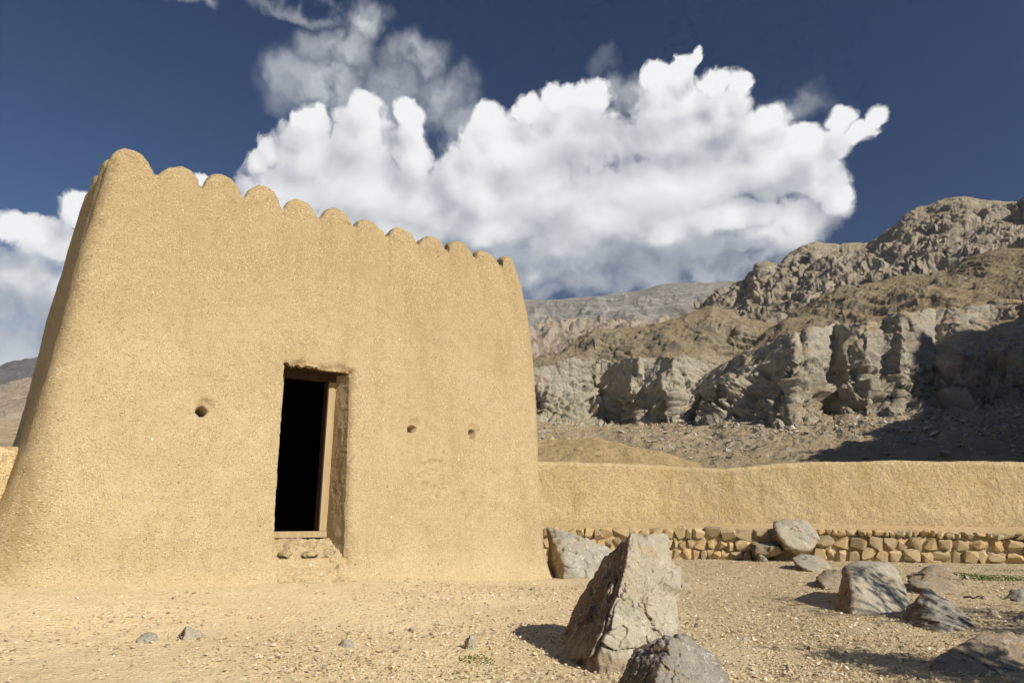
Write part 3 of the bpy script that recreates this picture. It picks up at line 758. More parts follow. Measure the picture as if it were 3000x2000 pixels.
# ------------------------------------------------------------------ low mud walls
def low_wall(name, path, topz, basez, label, thick=.42, seed=0, nper=.03):
    """path: (n,2) centre line of the front face; topz/basez: per-path-point heights"""
    path = np.array(path, float); L = np.concatenate([[0], np.cumsum(np.linalg.norm(np.diff(path, axis=0), axis=1))])
    n = int(L[-1] / nper); s = np.linspace(0, L[-1], n)
    def sm(v):
        v = np.interp(s, L, v); k = max(3, int(.8 / nper)) | 1; pad = k // 2
        return np.convolve(np.concatenate([np.full(pad, v[0]), v, np.full(pad, v[-1])]), np.ones(k) / k, 'valid')
    X, Y, Zt, Zb = sm(path[:, 0]), sm(path[:, 1]), sm(topz), sm(basez)
    tx = np.gradient(X); ty = np.gradient(Y); l = np.hypot(tx, ty); nx, ny = -ty / l, tx / l         # towards the back
    prof = []
    for t in np.linspace(0, 1, 60): prof.append((.09 * (1 - t) ** 2.5 * -1 + .05 * t, 'lin', t))
    rows = []
    for off, _, t in prof: rows.append((np.full(n, off), Zb - .25 + (Zt - .10 - Zb + .25) * t))
    for th in np.linspace(0, math.pi, 12)[1:]:
        rows.append((np.full(n, .05 + (thick - .05) / 2 * (1 - math.cos(th))), Zt - .10 + .10 * math.sin(th)))
    for t in (.3, .6, 1.0): rows.append((np.full(n, thick + .02), Zt - .10 - (Zt - .10 - Zb + .5) * t))
    G = np.stack([np.stack([X + nx * o_, Y + ny * o_, z], -1) for o_, z in rows])
    N = grid_normals(G); q = G.reshape(-1, 3)
    d = .022 * fbm(q * 1.0, 3, seed=seed) + .010 * fbm(q * 4, 4, .6, seed=seed + 5) + .007 * fbm(q * 16, 3, .65, seed=seed + 9) - .02 * np.clip(fbm(q * 9, 2, seed=seed + 14) - .45, 0, 1)
    G = G + N * d.reshape(G.shape[:2])[..., None]
    c = np.array([X.mean(), Y.mean(), Zb.mean()])
    o = obj(name, mesh_np(name, G.reshape(-1, 3) - c, grid_faces(len(rows), n)), M_PLASTER_LOW, loc=c)
    return tag(o, label, 'wall')
RW = np.array([(-2.5, 15.0), (0, 15.0), (3.46, 14.8), (6.05, 14.1), (9.5, 13.3), (13, 12.3), (17, 10.8)])      # foot of the dry-stone wall
def offset(path, d):
    t = np.gradient(path, axis=0); t /= np.linalg.norm(t, axis=1)[:, None]
    return path + np.stack([-t[:, 1], t[:, 0]], -1) * d
LW = offset(RW, 1.25)
_sx = np.array([1400, 1590, 1700, 1800, 2000, 2100, 2150, 2200, 2260, 2450, 2700, 2850, 3000, 3300, 3700])
_sy = np.array([1352, 1350, 1351, 1354, 1364, 1370, 1371, 1364, 1356, 1347, 1347, 1349, 1352, 1356, 1362])
def wall_heights(path, sx, sy):
    path = np.array(path); out = []
    for x, y in path:
        px = 1500
        for _ in range(30):                                          # pixel column that looks at this point
            py = np.interp(px, sx, sy); d = ray(px, py); px += FPX * (x / y - d[0] / d[1]) * .9
        d = ray(px, np.interp(px, sx, sy)); out.append(CAM_H + d[2] / d[1] * y)
    return np.array(out)
_f = np.linspace(0, 1, 40); _L = np.linspace(0, len(LW) - 1, 40)
LWf = np.stack([np.interp(_L, np.arange(len(LW)), LW[:, i]) for i in (0, 1)], -1)
low_wall('low_mud_wall', LWf, wall_heights(LWf, _sx, _sy), np.full(40, .84), 'long low ochre mud wall running behind the dry-stone terrace edge', seed=300)
P0, P1, P2 = fort(-2.55, 1.3, 0)[:2], fort(-3.6, .8, 0)[:2], fort(-6.5, .2, 0)[:2]
low_wall('low_mud_wall', [P0, P1, P2], [1.62, 1.60, 1.62], [.3, .3, .3], 'short low mud wall joining the left corner of the fort', seed=340)

# ------------------------------------------------------------------ terrace and dry-stone retaining wall
RWs = np.stack([np.interp(np.linspace(0, len(RW) - 1, 160), np.arange(len(RW)), RW[:, i]) for i in (0, 1)], -1)
k_ = np.ones(15) / 15
RWs = np.stack([np.convolve(np.concatenate([np.full(7, RWs[0, i]), RWs[:, i], np.full(7, RWs[-1, i])]), k_, 'valid') for i in (0, 1)], -1)
RL = np.concatenate([[0], np.cumsum(np.linalg.norm(np.diff(RWs, axis=0), axis=1))])
def rw_pt(s, off=0.0):
    p = np.array([np.interp(s, RL, RWs[:, i]) for i in (0, 1)]); q = np.array([np.interp(s + .05, RL, RWs[:, i]) for i in (0, 1)])
    t = (q - p) / np.linalg.norm(q - p); n = np.array([-t[1], t[0]]); return p + n * off, t, n
def rw_s(px):
    """arclength at which a photo column crosses the wall"""
    d = ray(px, 1600); a = np.arctan2(RWs[:, 0], RWs[:, 1]); return float(np.interp(math.atan2(d[0], d[1]), a, RL))
def rw_top(s): return float(np.interp(s, [0, rw_s(1600), rw_s(2000), rw_s(2400), rw_s(3000), RL[-1]], [.70, .715, .725, .71, .655, .60]))
M_TERR = mat_soil('terrace_earth', (.56, .41, .20), (.62, .46, .25), (.50, .36, .18), 1.0, .8)
def build_terrace():
    n = 260; s = np.linspace(0, RL[-1] - .1, n); rows = []
    for off, dz in ((.10, -.5), (.12, -.05), (.18, .0), (.35, .015), (.6, .04), (.9, .08), (1.15, .12), (1.6, .13)):
        pts = []
        for v in s:
            p, t, nn = rw_pt(v, off); pts.append((p[0], p[1], rw_top(v) - .03 + dz))
        rows.append(pts)
    G = np.array(rows); G[2:, :, 2] += .012 * fbm(G[2:].reshape(-1, 3) * 3, 3, seed=2).reshape(6, n)
    c = G.mean((0, 1)); tag(obj('terrace', mesh_np('terrace', G.reshape(-1, 3) - c, grid_faces(len(rows), n)), M_TERR, loc=c), kind='structure')
build_terrace()
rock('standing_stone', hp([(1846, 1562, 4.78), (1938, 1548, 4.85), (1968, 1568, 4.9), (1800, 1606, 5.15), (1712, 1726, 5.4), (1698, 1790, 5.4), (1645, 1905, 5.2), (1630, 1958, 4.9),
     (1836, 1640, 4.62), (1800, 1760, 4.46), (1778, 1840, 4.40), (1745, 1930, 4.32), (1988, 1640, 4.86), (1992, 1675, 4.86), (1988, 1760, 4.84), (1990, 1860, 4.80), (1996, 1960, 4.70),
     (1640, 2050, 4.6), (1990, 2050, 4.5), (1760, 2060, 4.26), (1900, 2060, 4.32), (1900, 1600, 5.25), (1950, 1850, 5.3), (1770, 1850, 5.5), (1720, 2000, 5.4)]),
     M_STAND, 'tall pointed grey standing stone with brown, shade-darkened left face, in front of the fort corner', sub=7, sharp=130, amp=.036, freq=3.6, seed=2, chip=.5, cat='standing stone')
rock('boulder', hp([(1850, 1925, 3.55), (1868, 1893, 3.6), (1905, 1880, 3.55), (1955, 1856, 3.5), (2012, 1860, 3.55), (2062, 1888, 3.6), (2105, 1932, 3.6), (2150, 2000, 3.5), (2165, 2080, 3.4),
     (1960, 1885, 3.38), (1925, 1960, 3.22), (1900, 2060, 3.1), (1800, 2010, 3.5), (1780, 2080, 3.5), (2060, 2100, 3.1), (1950, 2150, 3.05), (1960, 1900, 3.95), (2100, 2000, 3.9), (1860, 2000, 3.9)]),
     M_ROCK_DK, 'dark rounded boulder at the bottom edge in front of the standing stone', sub=7, sharp=40, amp=.02, freq=4, seed=5)
rock('leaning_slab', hp([(1600, 1540, 10.3), (1640, 1555, 10.1), (1735, 1580, 9.95), (1800, 1612, 9.85), (1835, 1650, 9.8), (1830, 1712, 9.6), (1640, 1700, 9.55), (1650, 1660, 9.5), (1665, 1600, 9.75), (1610, 1600, 10.1), (1605, 1690, 10.0),
     (1640, 1740, 9.5), (1830, 1740, 9.5), (1780, 1620, 10.6), (1620, 1600, 10.7), (1620, 1720, 10.7), (1830, 1720, 10.5)]),
     M_ROCK_PALE, 'pale grey slab leaning by the right corner of the fort', sub=6, sharp=40, amp=.03, freq=3, seed=7, cat='rock')
rock('boulder', hp([(2262, 1528, 14.3), (2300, 1518, 14.35), (2356, 1520, 14.35), (2380, 1545, 14.2), (2404, 1580, 13.85), (2394, 1604, 13.75), (2345, 1612, 13.7), (2300, 1600, 13.7), (2272, 1560, 13.9), (2290, 1530, 14.9), (2370, 1530, 14.9), (2340, 1640, 14.2), (2270, 1590, 14.2)]),
     M_ROCK, 'grey boulder set into the top of the dry-stone wall', sub=5, amp=.03, freq=4, seed=11)
rock('boulder', hp([(2318, 1632, 12.2), (2345, 1618, 12.3), (2395, 1625, 12.25), (2425, 1645, 12.0), (2432, 1668, 11.6), (2400, 1680, 11.4), (2350, 1665, 11.5), (2325, 1650, 11.8), (2380, 1700, 11.9), (2340, 1640, 12.8), (2420, 1650, 12.7)]),
     M_ROCK, 'low flat grey rock lying before the boulder in the stone wall', sub=5, amp=.025, freq=4, seed=13, cat='rock')
rock('boulder', hp([(2388, 1690, 9.3), (2425, 1664, 9.5), (2470, 1668, 9.4), (2490, 1700, 9.1), (2470, 1730, 8.9), (2400, 1712, 8.9), (2440, 1760, 9.0), (2440, 1680, 10), (2400, 1700, 9.9)]),
     M_ROCK_BR, 'small brown rock half hidden at the left of the big block', sub=5, amp=.02, freq=4, seed=17, cat='rock')
rock('boulder', hp([(2478, 1648, 7.6), (2500, 1644, 7.7), (2570, 1640, 7.8), (2605, 1642, 7.8), (2630, 1668, 7.7), (2655, 1720, 7.45), (2672, 1765, 7.3), (2665, 1790, 7.1), (2470, 1680, 7.3), (2452, 1740, 7.1), (2446, 1795, 6.95), (2492, 1690, 7.05), (2490, 1805, 6.65), (2590, 1815, 6.6), (2650, 1810, 6.8),
     (2460, 1840, 6.9), (2650, 1850, 6.8), (2500, 1660, 8.3), (2630, 1690, 8.3), (2660, 1800, 8.1), (2460, 1790, 8.0)]),
     M_ROCK, 'big blocky grey boulder with flat top standing right of the standing stone', sub=6, sharp=45, amp=.025, freq=4, seed=19)
rock('boulder', hp([(2652, 1688, 9.0), (2690, 1668, 9.1), (2725, 1652, 9.15), (2762, 1654, 9.15), (2800, 1685, 9.0), (2830, 1720, 8.6), (2825, 1738, 8.4), (2720, 1735, 8.3), (2660, 1712, 8.6), (2740, 1775, 8.5), (2700, 1690, 9.8), (2800, 1710, 9.6)]),
     M_ROCK_BR, 'low brown-grey rock behind the angular boulder, near the green moss', sub=5, amp=.03, freq=4, seed=23, cat='rock')
rock('boulder', hp([(2700, 1724, 6.45), (2722, 1722, 6.5), (2745, 1742, 6.5), (2790, 1775, 6.4), (2850, 1810, 6.2), (2868, 1840, 6.0), (2875, 1880, 5.85), (2696, 1760, 6.3), (2690, 1820, 6.05), (2686, 1875, 5.8), (2780, 1885, 5.55), (2640, 1795, 6.45), (2642, 1830, 6.4),
     (2700, 1920, 5.9), (2860, 1920, 5.8), (2720, 1760, 7.0), (2840, 1850, 6.9), (2680, 1860, 6.9)]),
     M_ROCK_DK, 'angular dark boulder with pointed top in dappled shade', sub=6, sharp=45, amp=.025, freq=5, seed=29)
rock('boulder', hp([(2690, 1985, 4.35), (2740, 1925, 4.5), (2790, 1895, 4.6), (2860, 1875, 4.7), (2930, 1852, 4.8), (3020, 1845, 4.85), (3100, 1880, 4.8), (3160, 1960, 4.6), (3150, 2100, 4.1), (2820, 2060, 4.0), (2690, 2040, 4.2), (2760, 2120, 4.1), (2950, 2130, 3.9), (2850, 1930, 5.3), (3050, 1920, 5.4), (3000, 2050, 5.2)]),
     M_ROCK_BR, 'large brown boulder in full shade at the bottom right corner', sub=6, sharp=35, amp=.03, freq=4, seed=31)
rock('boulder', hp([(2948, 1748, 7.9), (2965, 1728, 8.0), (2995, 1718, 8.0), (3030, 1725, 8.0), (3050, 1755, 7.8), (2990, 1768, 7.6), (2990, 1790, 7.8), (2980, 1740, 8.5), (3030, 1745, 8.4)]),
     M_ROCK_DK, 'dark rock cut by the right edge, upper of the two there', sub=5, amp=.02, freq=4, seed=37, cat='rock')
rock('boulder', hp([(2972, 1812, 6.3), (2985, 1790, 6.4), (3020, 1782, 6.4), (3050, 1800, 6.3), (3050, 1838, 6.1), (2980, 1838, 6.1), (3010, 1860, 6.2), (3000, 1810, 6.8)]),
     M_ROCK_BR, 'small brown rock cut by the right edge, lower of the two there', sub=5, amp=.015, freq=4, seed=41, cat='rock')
rock('boulder', hp([(2200, 1588, 14.35), (2285, 1585, 14.3), (2295, 1618, 13.95), (2205, 1622, 13.95), (2215, 1600, 13.9), (2280, 1600, 13.9), (2240, 1640, 14.1), (2200, 1600, 14.8), (2290, 1600, 14.8)]),
     M_ROCK_BR, 'squared brown block at the foot of the stone wall, left of the set boulder', sub=5, sharp=60, amp=.02, freq=4, seed=43, cat='rock')

def small_rock(px, py, w, h, mat, label, seed, group=None, cat='stone', bury=.55):
    """an ordinary loose stone: w, h in pixels of the photograph, py its foot"""
    g = ground_at(px, py); m = g[1] / ray(px, py)[1] / FPX
    rs = np.random.RandomState(seed); n = rs.normal(size=(16, 3)); n /= np.linalg.norm(n, axis=1)[:, None]
    n *= rs.uniform(.8, 1.1, (16, 1)); e = np.array([w / 2 * m, w / 2 * m * rs.uniform(.7, 1.0), h * m / (1.0 - bury) / 1.8])
    P = n * e; P[:, 2] += h * m - P[:, 2].max()
    P[:, :2] += g[:2] + np.array([0, e[1] * .6]); P[:, 2] += g[2]
    rock('stone', P.tolist(), mat, label, sub=5, sharp=10, amp=.09 * e.mean(), freq=3, seed=seed, cat=cat, group=group)
small_rock(545, 1872, 96, 40, M_ROCK, 'grey stone half sunk in the ground left of the door', 51)
small_rock(422, 1880, 80, 26, M_ROCK_PALE, 'pale dusty stone half sunk at the far left of the foreground', 52)
small_rock(1000, 1898, 76, 24, M_ROCK_PALE, 'flat whitish stone lying below the doorway', 53)
small_rock(1382, 1905, 56, 48, M_ROCK, 'upright grey stone left of the standing stone shadow', 54)
small_rock(1208, 1848, 30, 14, M_ROCK, 'little grey stone right below the door', 55)
small_rock(2582, 1838, 18, 12, M_ROCK_PALE, 'little buff pebble in the shade below the big block', 56)
small_rock(2313, 1968, 20, 24, M_ROCK_DK, 'dark little stone on the gravel at the lower right', 57)
small_rock(2240, 1645, 40, 20, M_ROCK_PALE, 'whitish flat stone at the foot of the stone wall', 58)
small_rock(2915, 1805, 34, 22, M_ROCK, 'small grey stone near the right edge', 59)
small_rock(2836, 1698, 22, 16, M_ROCK, 'small grey stone beside the green moss', 60)
small_rock(2010, 1725, 40, 22, M_ROCK, 'small grey stone just right of the standing stone', 61)
small_rock(2042, 1838, 26, 15, M_ROCK_DK, 'dark small stone right of the standing stone foot', 62)
small_rock(1560, 1730, 24, 12, M_ROCK_BR, 'brown small stone near the fort corner', 63)
small_rock(2190, 1880, 34, 18, M_ROCK_PALE, 'pale small stone right of the dark front boulder', 64)
small_rock(2885, 1752, 18, 10, M_ROCK_BR, 'brown chip beside the dry stick', 65)
small_rock(2375, 1905, 24, 14, M_ROCK_BR, 'brownish small stone in the middle of the gravel', 66)

# dry stick
def stick(px0, py0, px1, py1, label):
    a = ground_at(px0, py0); b = ground_at(px1, py1); a[2] += .02; b[2] += .03
    bm = bmesh.new(); prev = None; n = 7; rs = random.Random(3)
    d = Vector(b - a); z = Vector((0, 0, 1)); s = d.cross(z).normalized(); u = s.cross(d).normalized()
    for i in range(n):
        c = Vector(a) + d * (i / (n - 1)) + u * rs.uniform(-.012, .012) + s * rs.uniform(-.01, .01); r = .012 * (1 - .6 * i / n)
        ring = [bm.verts.new(c - Vector(a) + (s * math.cos(t) + u * math.sin(t)) * r) for t in (0, 1.05, 2.1, 3.14, 4.19, 5.24)]
        if prev:
            for k in range(6): bm.faces.new([prev[k], prev[(k + 1) % 6], ring[(k + 1) % 6], ring[k]])
        else: bm.faces.new(ring[::-1])
        prev = ring
    bm.faces.new(prev)
    tag(obj('dry_stick', bm_mesh(bm, 'dry_stick', True), M_FRAME_DK, loc=a), label, 'stick')
stick(2825, 1752, 2875, 1758, 'thin dark dry stick lying on the gravel by the right rocks')

# ------------------------------------------------------------------ stones of the retaining wall
def stone_meshes(n=22):
    out = []
    for k in range(n):
        rs = np.random.RandomState(100 + k); p = rs.uniform(-1, 1, (24, 3))
        p = np.sign(p) * np.abs(p) ** .72                               # towards the corners: blocky
        p *= (1 / np.maximum(1, (np.abs(p) ** 2.5).sum(1) ** (1 / 2.5)))[:, None]
        bm = bmesh.new()
        for q in p * .5: bm.verts.new(q)
        r = bmesh.ops.convex_hull(bm, input=bm.verts); bmesh.ops.delete(bm, geom=[v for v in bm.verts if not v.link_faces], context='VERTS')
        e = np.ptp(np.array([v.co for v in bm.verts]), axis=0)
        for v in bm.verts: v.co = Vector([c / s for c, s in zip(v.co, e)])
        me = bm_mesh(bm, 'stone'); me.materials.append(M_STONE); out.append(me)
    return out
def build_retaining():
    ms = stone_meshes(); rs = random.Random(12)
    p0, _, _ = rw_pt(RL[-1] * .5); loc = (float(p0[0]), float(p0[1]), .1)
    root = empty('dry_stone_wall', loc); tag(root, 'knee high dry-stone retaining wall below the terrace', 'stone wall')
    # earth packed behind the stones
    n = 220; s = np.linspace(0, RL[-1] - .1, n); rows = []
    for off, f in ((.0, -.3), (.01, .0), (.015, .35), (.02, .7), (.05, .93), (.2, 1.0)):
        pts = []
        for v in s:
            p, t, nn = rw_pt(v, off); z0 = float(gz(p[0], p[1])); pts.append((p[0], p[1], z0 + (rw_top(v) - .02 - z0) * f))
        rows.append(pts)
    G = np.array(rows); G[..., 2] += .02 * fbm(G.reshape(-1, 3) * 4, 3, seed=1).reshape(G.shape[:2]); G[..., 1] += .03 * fbm(G.reshape(-1, 3) * 5, 3, seed=2).reshape(G.shape[:2])
    obj('earth_fill', mesh_np('earth_fill', G.reshape(-1, 3) - np.array(loc), grid_faces(len(rows), n)), M_TERR, root)
    sA, sB, sC, sD = rw_s(1560), rw_s(2272), rw_s(2362), rw_s(3160)
    def place(s, z, w, h, d, tilt):
        p, t, nn = rw_pt(s, .06 + rs.uniform(-.025, .02)); me = rs.choice(ms)
        o = bpy.data.objects.new('stone', me); COL.objects.link(o); o.parent = root
        o.location = (p[0] - loc[0], p[1] - loc[1], z - loc[2])
        ang = math.atan2(t[1], t[0]) + rs.uniform(-.18, .18)
        flip = rs.choice((0, math.pi))
        o.rotation_euler = (rs.uniform(-.2, .2) + rs.choice((0, math.pi)), tilt, ang + flip); o.scale = (w, d, h)
    for lo, hi, rows_ in ((sA, sB, ((.0, .20), (.20, .39), (.40, .61))), (sC, sD, ((.0, .24), (.235, .475), (.48, .60)))):
        for ri, (z0, z1) in enumerate(rows_):
            s_ = lo + rs.uniform(0, .1); hh = z1 - z0
            while s_ < hi:
                w = hh * rs.choice((.6, .75, .9, 1.0, 1.15, 1.3, 1.7 if hh < .22 else 1.3)); w = max(.09, min(w, .42))
                p, _, _ = rw_pt(s_ + w / 2); zb = float(gz(p[0], p[1])); k = (rw_top(s_) - zb) / .61
                h = hh * k * rs.uniform(.82, 1.18); z = zb + (z0 + z1) / 2 * k + rs.uniform(-.025, .02)
                place(s_ + w / 2, z, w * rs.uniform(1.0, 1.14), h * 1.06, rs.uniform(.2, .32), rs.uniform(-.45, .45) * rs.random())
                s_ += w * rs.uniform(.93, 1.03)
                if rs.random() < .3 and ri < 2:                         # chink stone
                    place(s_, zb + (z1 if rs.random() < .5 else z0 + .06) * k, rs.uniform(.05, .09), rs.uniform(.05, .09), .1, rs.uniform(-.6, .6)); s_ += rs.uniform(0, .04)
build_retaining()

# ------------------------------------------------------------------ loose gravel
def attr_material():
    m, T, b, P = new_mat('pebbles', .9)
    a = T.add('ShaderNodeAttribute'); a.attribute_name = 'tone'
    rp = T.add('ShaderNodeValToRGB'); T.link(a.outputs['Fac'], rp.inputs[0]); e = rp.color_ramp.elements
    e[0].position = 0; e[0].color = (.20, .16, .105, 1); e[1].position = 1; e[1].color = (.86, .79, .65, 1)
    for pos, c in ((.2, (.34, .285, .20)), (.45, (.54, .41, .23)), (.7, (.62, .49, .29)), (.88, (.70, .59, .42))):
        k = e.new(pos); k.color = (*c, 1)
    T.link(T.mix(T.math('MULTIPLY', T.noise(P, 60, 3), .4), rp.outputs[0], (.42, .31, .18)), b.inputs['Base Color'])
    return m
def scatter(name, pts, sizes, tones, mat, label, seed=0, zs=.6, sink=.25):
    rs = np.random.RandomState(seed); protos = []
    for k in range(8):
        r2 = np.random.RandomState(500 + k); bm = bmesh.new()
        q = r2.normal(size=(8, 3)); q /= np.linalg.norm(q, axis=1)[:, None]
        for p in q * r2.uniform(.75, 1.1, (8, 1)): bm.verts.new(p)
        bmesh.ops.convex_hull(bm, input=bm.verts); bmesh.ops.delete(bm, geom=[v for v in bm.verts if not v.link_faces], context='VERTS')
        bm.verts.index_update(); protos.append((np.array([v.co[:] for v in bm.verts]), np.array([[v.index for v in f.verts] for f in bm.faces]))); bm.free()
    which = rs.randint(0, 8, len(pts)); VV, FF, TT, off = [], [], [], 0
    for k, (v, f) in enumerate(protos):
        ii = np.where(which == k)[0]; n = len(ii)
        if not n: continue
        a = rs.uniform(0, 6.28, n); st = np.stack([rs.uniform(.75, 1.25, n), rs.uniform(.7, 1.1, n), zs * rs.uniform(.7, 1.2, n)], -1) * sizes[ii, None]
        x = v[None, :, 0] * st[:, None, 0]; y = v[None, :, 1] * st[:, None, 1]; z = v[None, :, 2] * st[:, None, 2]
        X = x * np.cos(a)[:, None] - y * np.sin(a)[:, None]; Y = x * np.sin(a)[:, None] + y * np.cos(a)[:, None]
        Q = np.stack([X, Y, z], -1) + pts[ii][:, None, :]; Q[..., 2] += (st[:, 2] * (1 - 2 * sink))[:, None]
        VV.append(Q.reshape(-1, 3)); FF.append((f[None] + (np.arange(n) * len(v))[:, None, None] + off).reshape(-1, 3)); TT.append(np.repeat(tones[ii], len(v))); off += n * len(v)
    V = np.concatenate(VV); F = np.concatenate(FF); c = V.mean(0)
    me = mesh_np(name, V - c, F, smooth=False)
    at = me.attributes.new('tone', 'FLOAT', 'POINT'); at.data.foreach_set('value', np.concatenate(TT).astype(np.float32))
    return tag(obj(name, me, mat, loc=c), label, kind='stuff')
M_PEB = attr_material()
def build_gravel():
    rs = np.random.RandomState(3); n = 80000
    az = rs.uniform(-.74, .74, n); r = np.exp(rs.uniform(math.log(3.0), math.log(15.5), n))
    x, y = r * np.sin(az), r * np.cos(az)
    ab = np.stack([x - O2[0], y - O2[1]], -1); a = ab @ UA; b = ab @ NB
    keep = ~((a > -3.8) & (a < 3.6) & (b > -.15)) & ~((b > 1.0) & (a < 0))
    # not on or beyond the retaining wall
    lim = np.interp(x, RW[:, 0], RW[:, 1]); keep &= y < lim - .05
    dens = np.clip(.24 + .7 * fbm(np.stack([x * .7, y * .7, x * 0], -1), 3, seed=8) + .7 * sstep(-1.5, 2.0, x) - .35 * sstep(1.6, .2, -b - .1) * (a < 3.6), .05, 1)
    keep &= rs.uniform(0, 1, n) < dens
    x, y = x[keep], y[keep]; n = len(x)
    size = .0046 * np.exp(np.abs(rs.normal(0, .58, n))) * (1 + .05 * np.hypot(x, y)); size = np.minimum(size, .022)
    scatter('gravel', np.stack([x, y, gz(x, y) + .004], -1), size, rs.uniform(0, 1, n) ** .62, M_PEB, 'loose buff and grey gravel over the ground', 9)
build_gravel()

# ------------------------------------------------------------------ moss and weeds
def build_moss():
    m, T, b, P = new_mat('moss_green', 1.0)
    T.link(T.mix(T.noise(P, 14, 4), (.07, .11, .015), (.15, .20, .03)), b.inputs['Base Color'])
    rs = np.random.RandomState(6); V, F = [], []; spots = []
    for (px, py, rx, ry, n) in ((2905, 1692, .75, .16, 2600), (2800, 1682, .35, .10, 600), (2790, 1735, .3, .08, 120), (2640, 1680, .2, .08, 60), (2660, 1760, .25, .06, 60), (1405, 1935, .10, .06, 70), (1365, 1930, .06, .04, 30), (2520, 1850, .35, .06, 70), (2960, 1670, .4, .1, 150)):
        g = ground_at(px, py)
        for _ in range(n):
            t = rs.uniform(0, 6.28); q = rs.uniform(0, 1) ** .6; spots.append((g[0] + rx * q * math.cos(t), g[1] + ry * 3 * q * math.sin(t)))
    sp = np.array(spots); n = len(sp); z = gz(sp[:, 0], sp[:, 1]); h = rs.uniform(.005, .018, n); a = rs.uniform(0, 6.28, n); w = rs.uniform(.005, .012, n)
    lx, ly = rs.normal(0, .01, n), rs.normal(0, .01, n)
    Vn = np.stack([np.stack([sp[:, 0] - w * np.cos(a), sp[:, 1] - w * np.sin(a), z], -1), np.stack([sp[:, 0] + w * np.cos(a), sp[:, 1] + w * np.sin(a), z], -1), np.stack([sp[:, 0] + lx, sp[:, 1] + ly, z + h], -1)], 1).reshape(-1, 3)
    c = Vn.mean(0); tag(obj('moss', mesh_np('moss', Vn - c, np.arange(3 * n).reshape(-1, 3)), m, loc=c), 'thin green moss and grass tufts on the gravel', kind='stuff')
build_moss()

# ------------------------------------------------------------------ tree that shades the right-hand boulders
def build_tree(base, h, crown, label, seed=1, nleaf=2600):
    rs = random.Random(seed); base = Vector(base); root = empty('acacia_tree', base); tag(root, label, 'tree')
    bark = mat_rock('bark', (.12, .09, .06), (.18, .14, .10), (.1, .08, .05), None, vein=0, scale=6)
    m, T, b, P = new_mat('leaf_green', .7); oi = T.noise(P, 3, 3); T.link(T.mix(oi, (.05, .075, .02), (.10, .13, .04)), b.inputs['Base Color'])
    bm = bmesh.new(); tips = []
    def limb(p, d, L, r, depth):
        n = 5; prev = None; q = p.copy(); dd = d.normalized()
        for i in range(n + 1):
            s = dd.cross(Vector((.3, .2, .9))).normalized(); u = s.cross(dd); rr = r * (1 - .5 * i / n)
            ring = [bm.verts.new(q + (s * math.cos(t) + u * math.sin(t)) * rr) for t in [k * math.pi / 3 for k in range(6)]]
            if prev:
                for k in range(6): bm.faces.new([prev[k], prev[(k + 1) % 6], ring[(k + 1) % 6], ring[k]])
            prev = ring
            if i < n: q = q + dd * (L / n); dd = (dd + Vector((rs.uniform(-.2, .2), rs.uniform(-.2, .2), rs.uniform(-.05, .15)))).normalized()
        if depth == 0: tips.append(q); return
        for _ in range(3 if depth > 1 else 4):
            limb(q, dd + Vector((rs.uniform(-1, 1), rs.uniform(-1, 1), rs.uniform(-.25, .5))) * .95, L * rs.uniform(.55, .75), r * .5, depth - 1)
            if depth <= 2: tips.append(q.copy())
    limb(Vector((0, 0, -.1)), Vector((.1, .1, 1)), h * .42, .13, 3)
    obj('trunk', bm_mesh(bm, 'trunk', True), bark, root)
    V, F = [], []
    for k in range(nleaf):
        c = rs.choice(tips) + Vector((rs.gauss(0, .22), rs.gauss(0, .22), rs.gauss(0, .16))) * crown
        a = Vector((rs.uniform(-1, 1), rs.uniform(-1, 1), rs.uniform(-.4, .4))).normalized(); bb = a.cross(Vector((rs.uniform(-1, 1), rs.uniform(-1, 1), 1))).normalized()
        l, w = rs.uniform(.04, .08), rs.uniform(.015, .03); i = len(V)
        V += [c - a * l, c + bb * w, c + a * l, c - bb * w]; F.append((i, i + 1, i + 2, i + 3))
    obj('crown', mesh_np('crown', np.array([v[:] for v in V]), np.array(F), False), m, root)
build_tree((8.0, 3.1, 0.0), 3.9, .7, 'taller open acacia beyond the right edge that dapples the boulders', 4, 1000)
build_tree((5.45, 2.0, 0.0), 2.9, .62, 'small dense acacia added beyond the lower right corner to shade the brown boulder', 9, 5200)  # added out of view, stands in for the solid thing shading the boulder

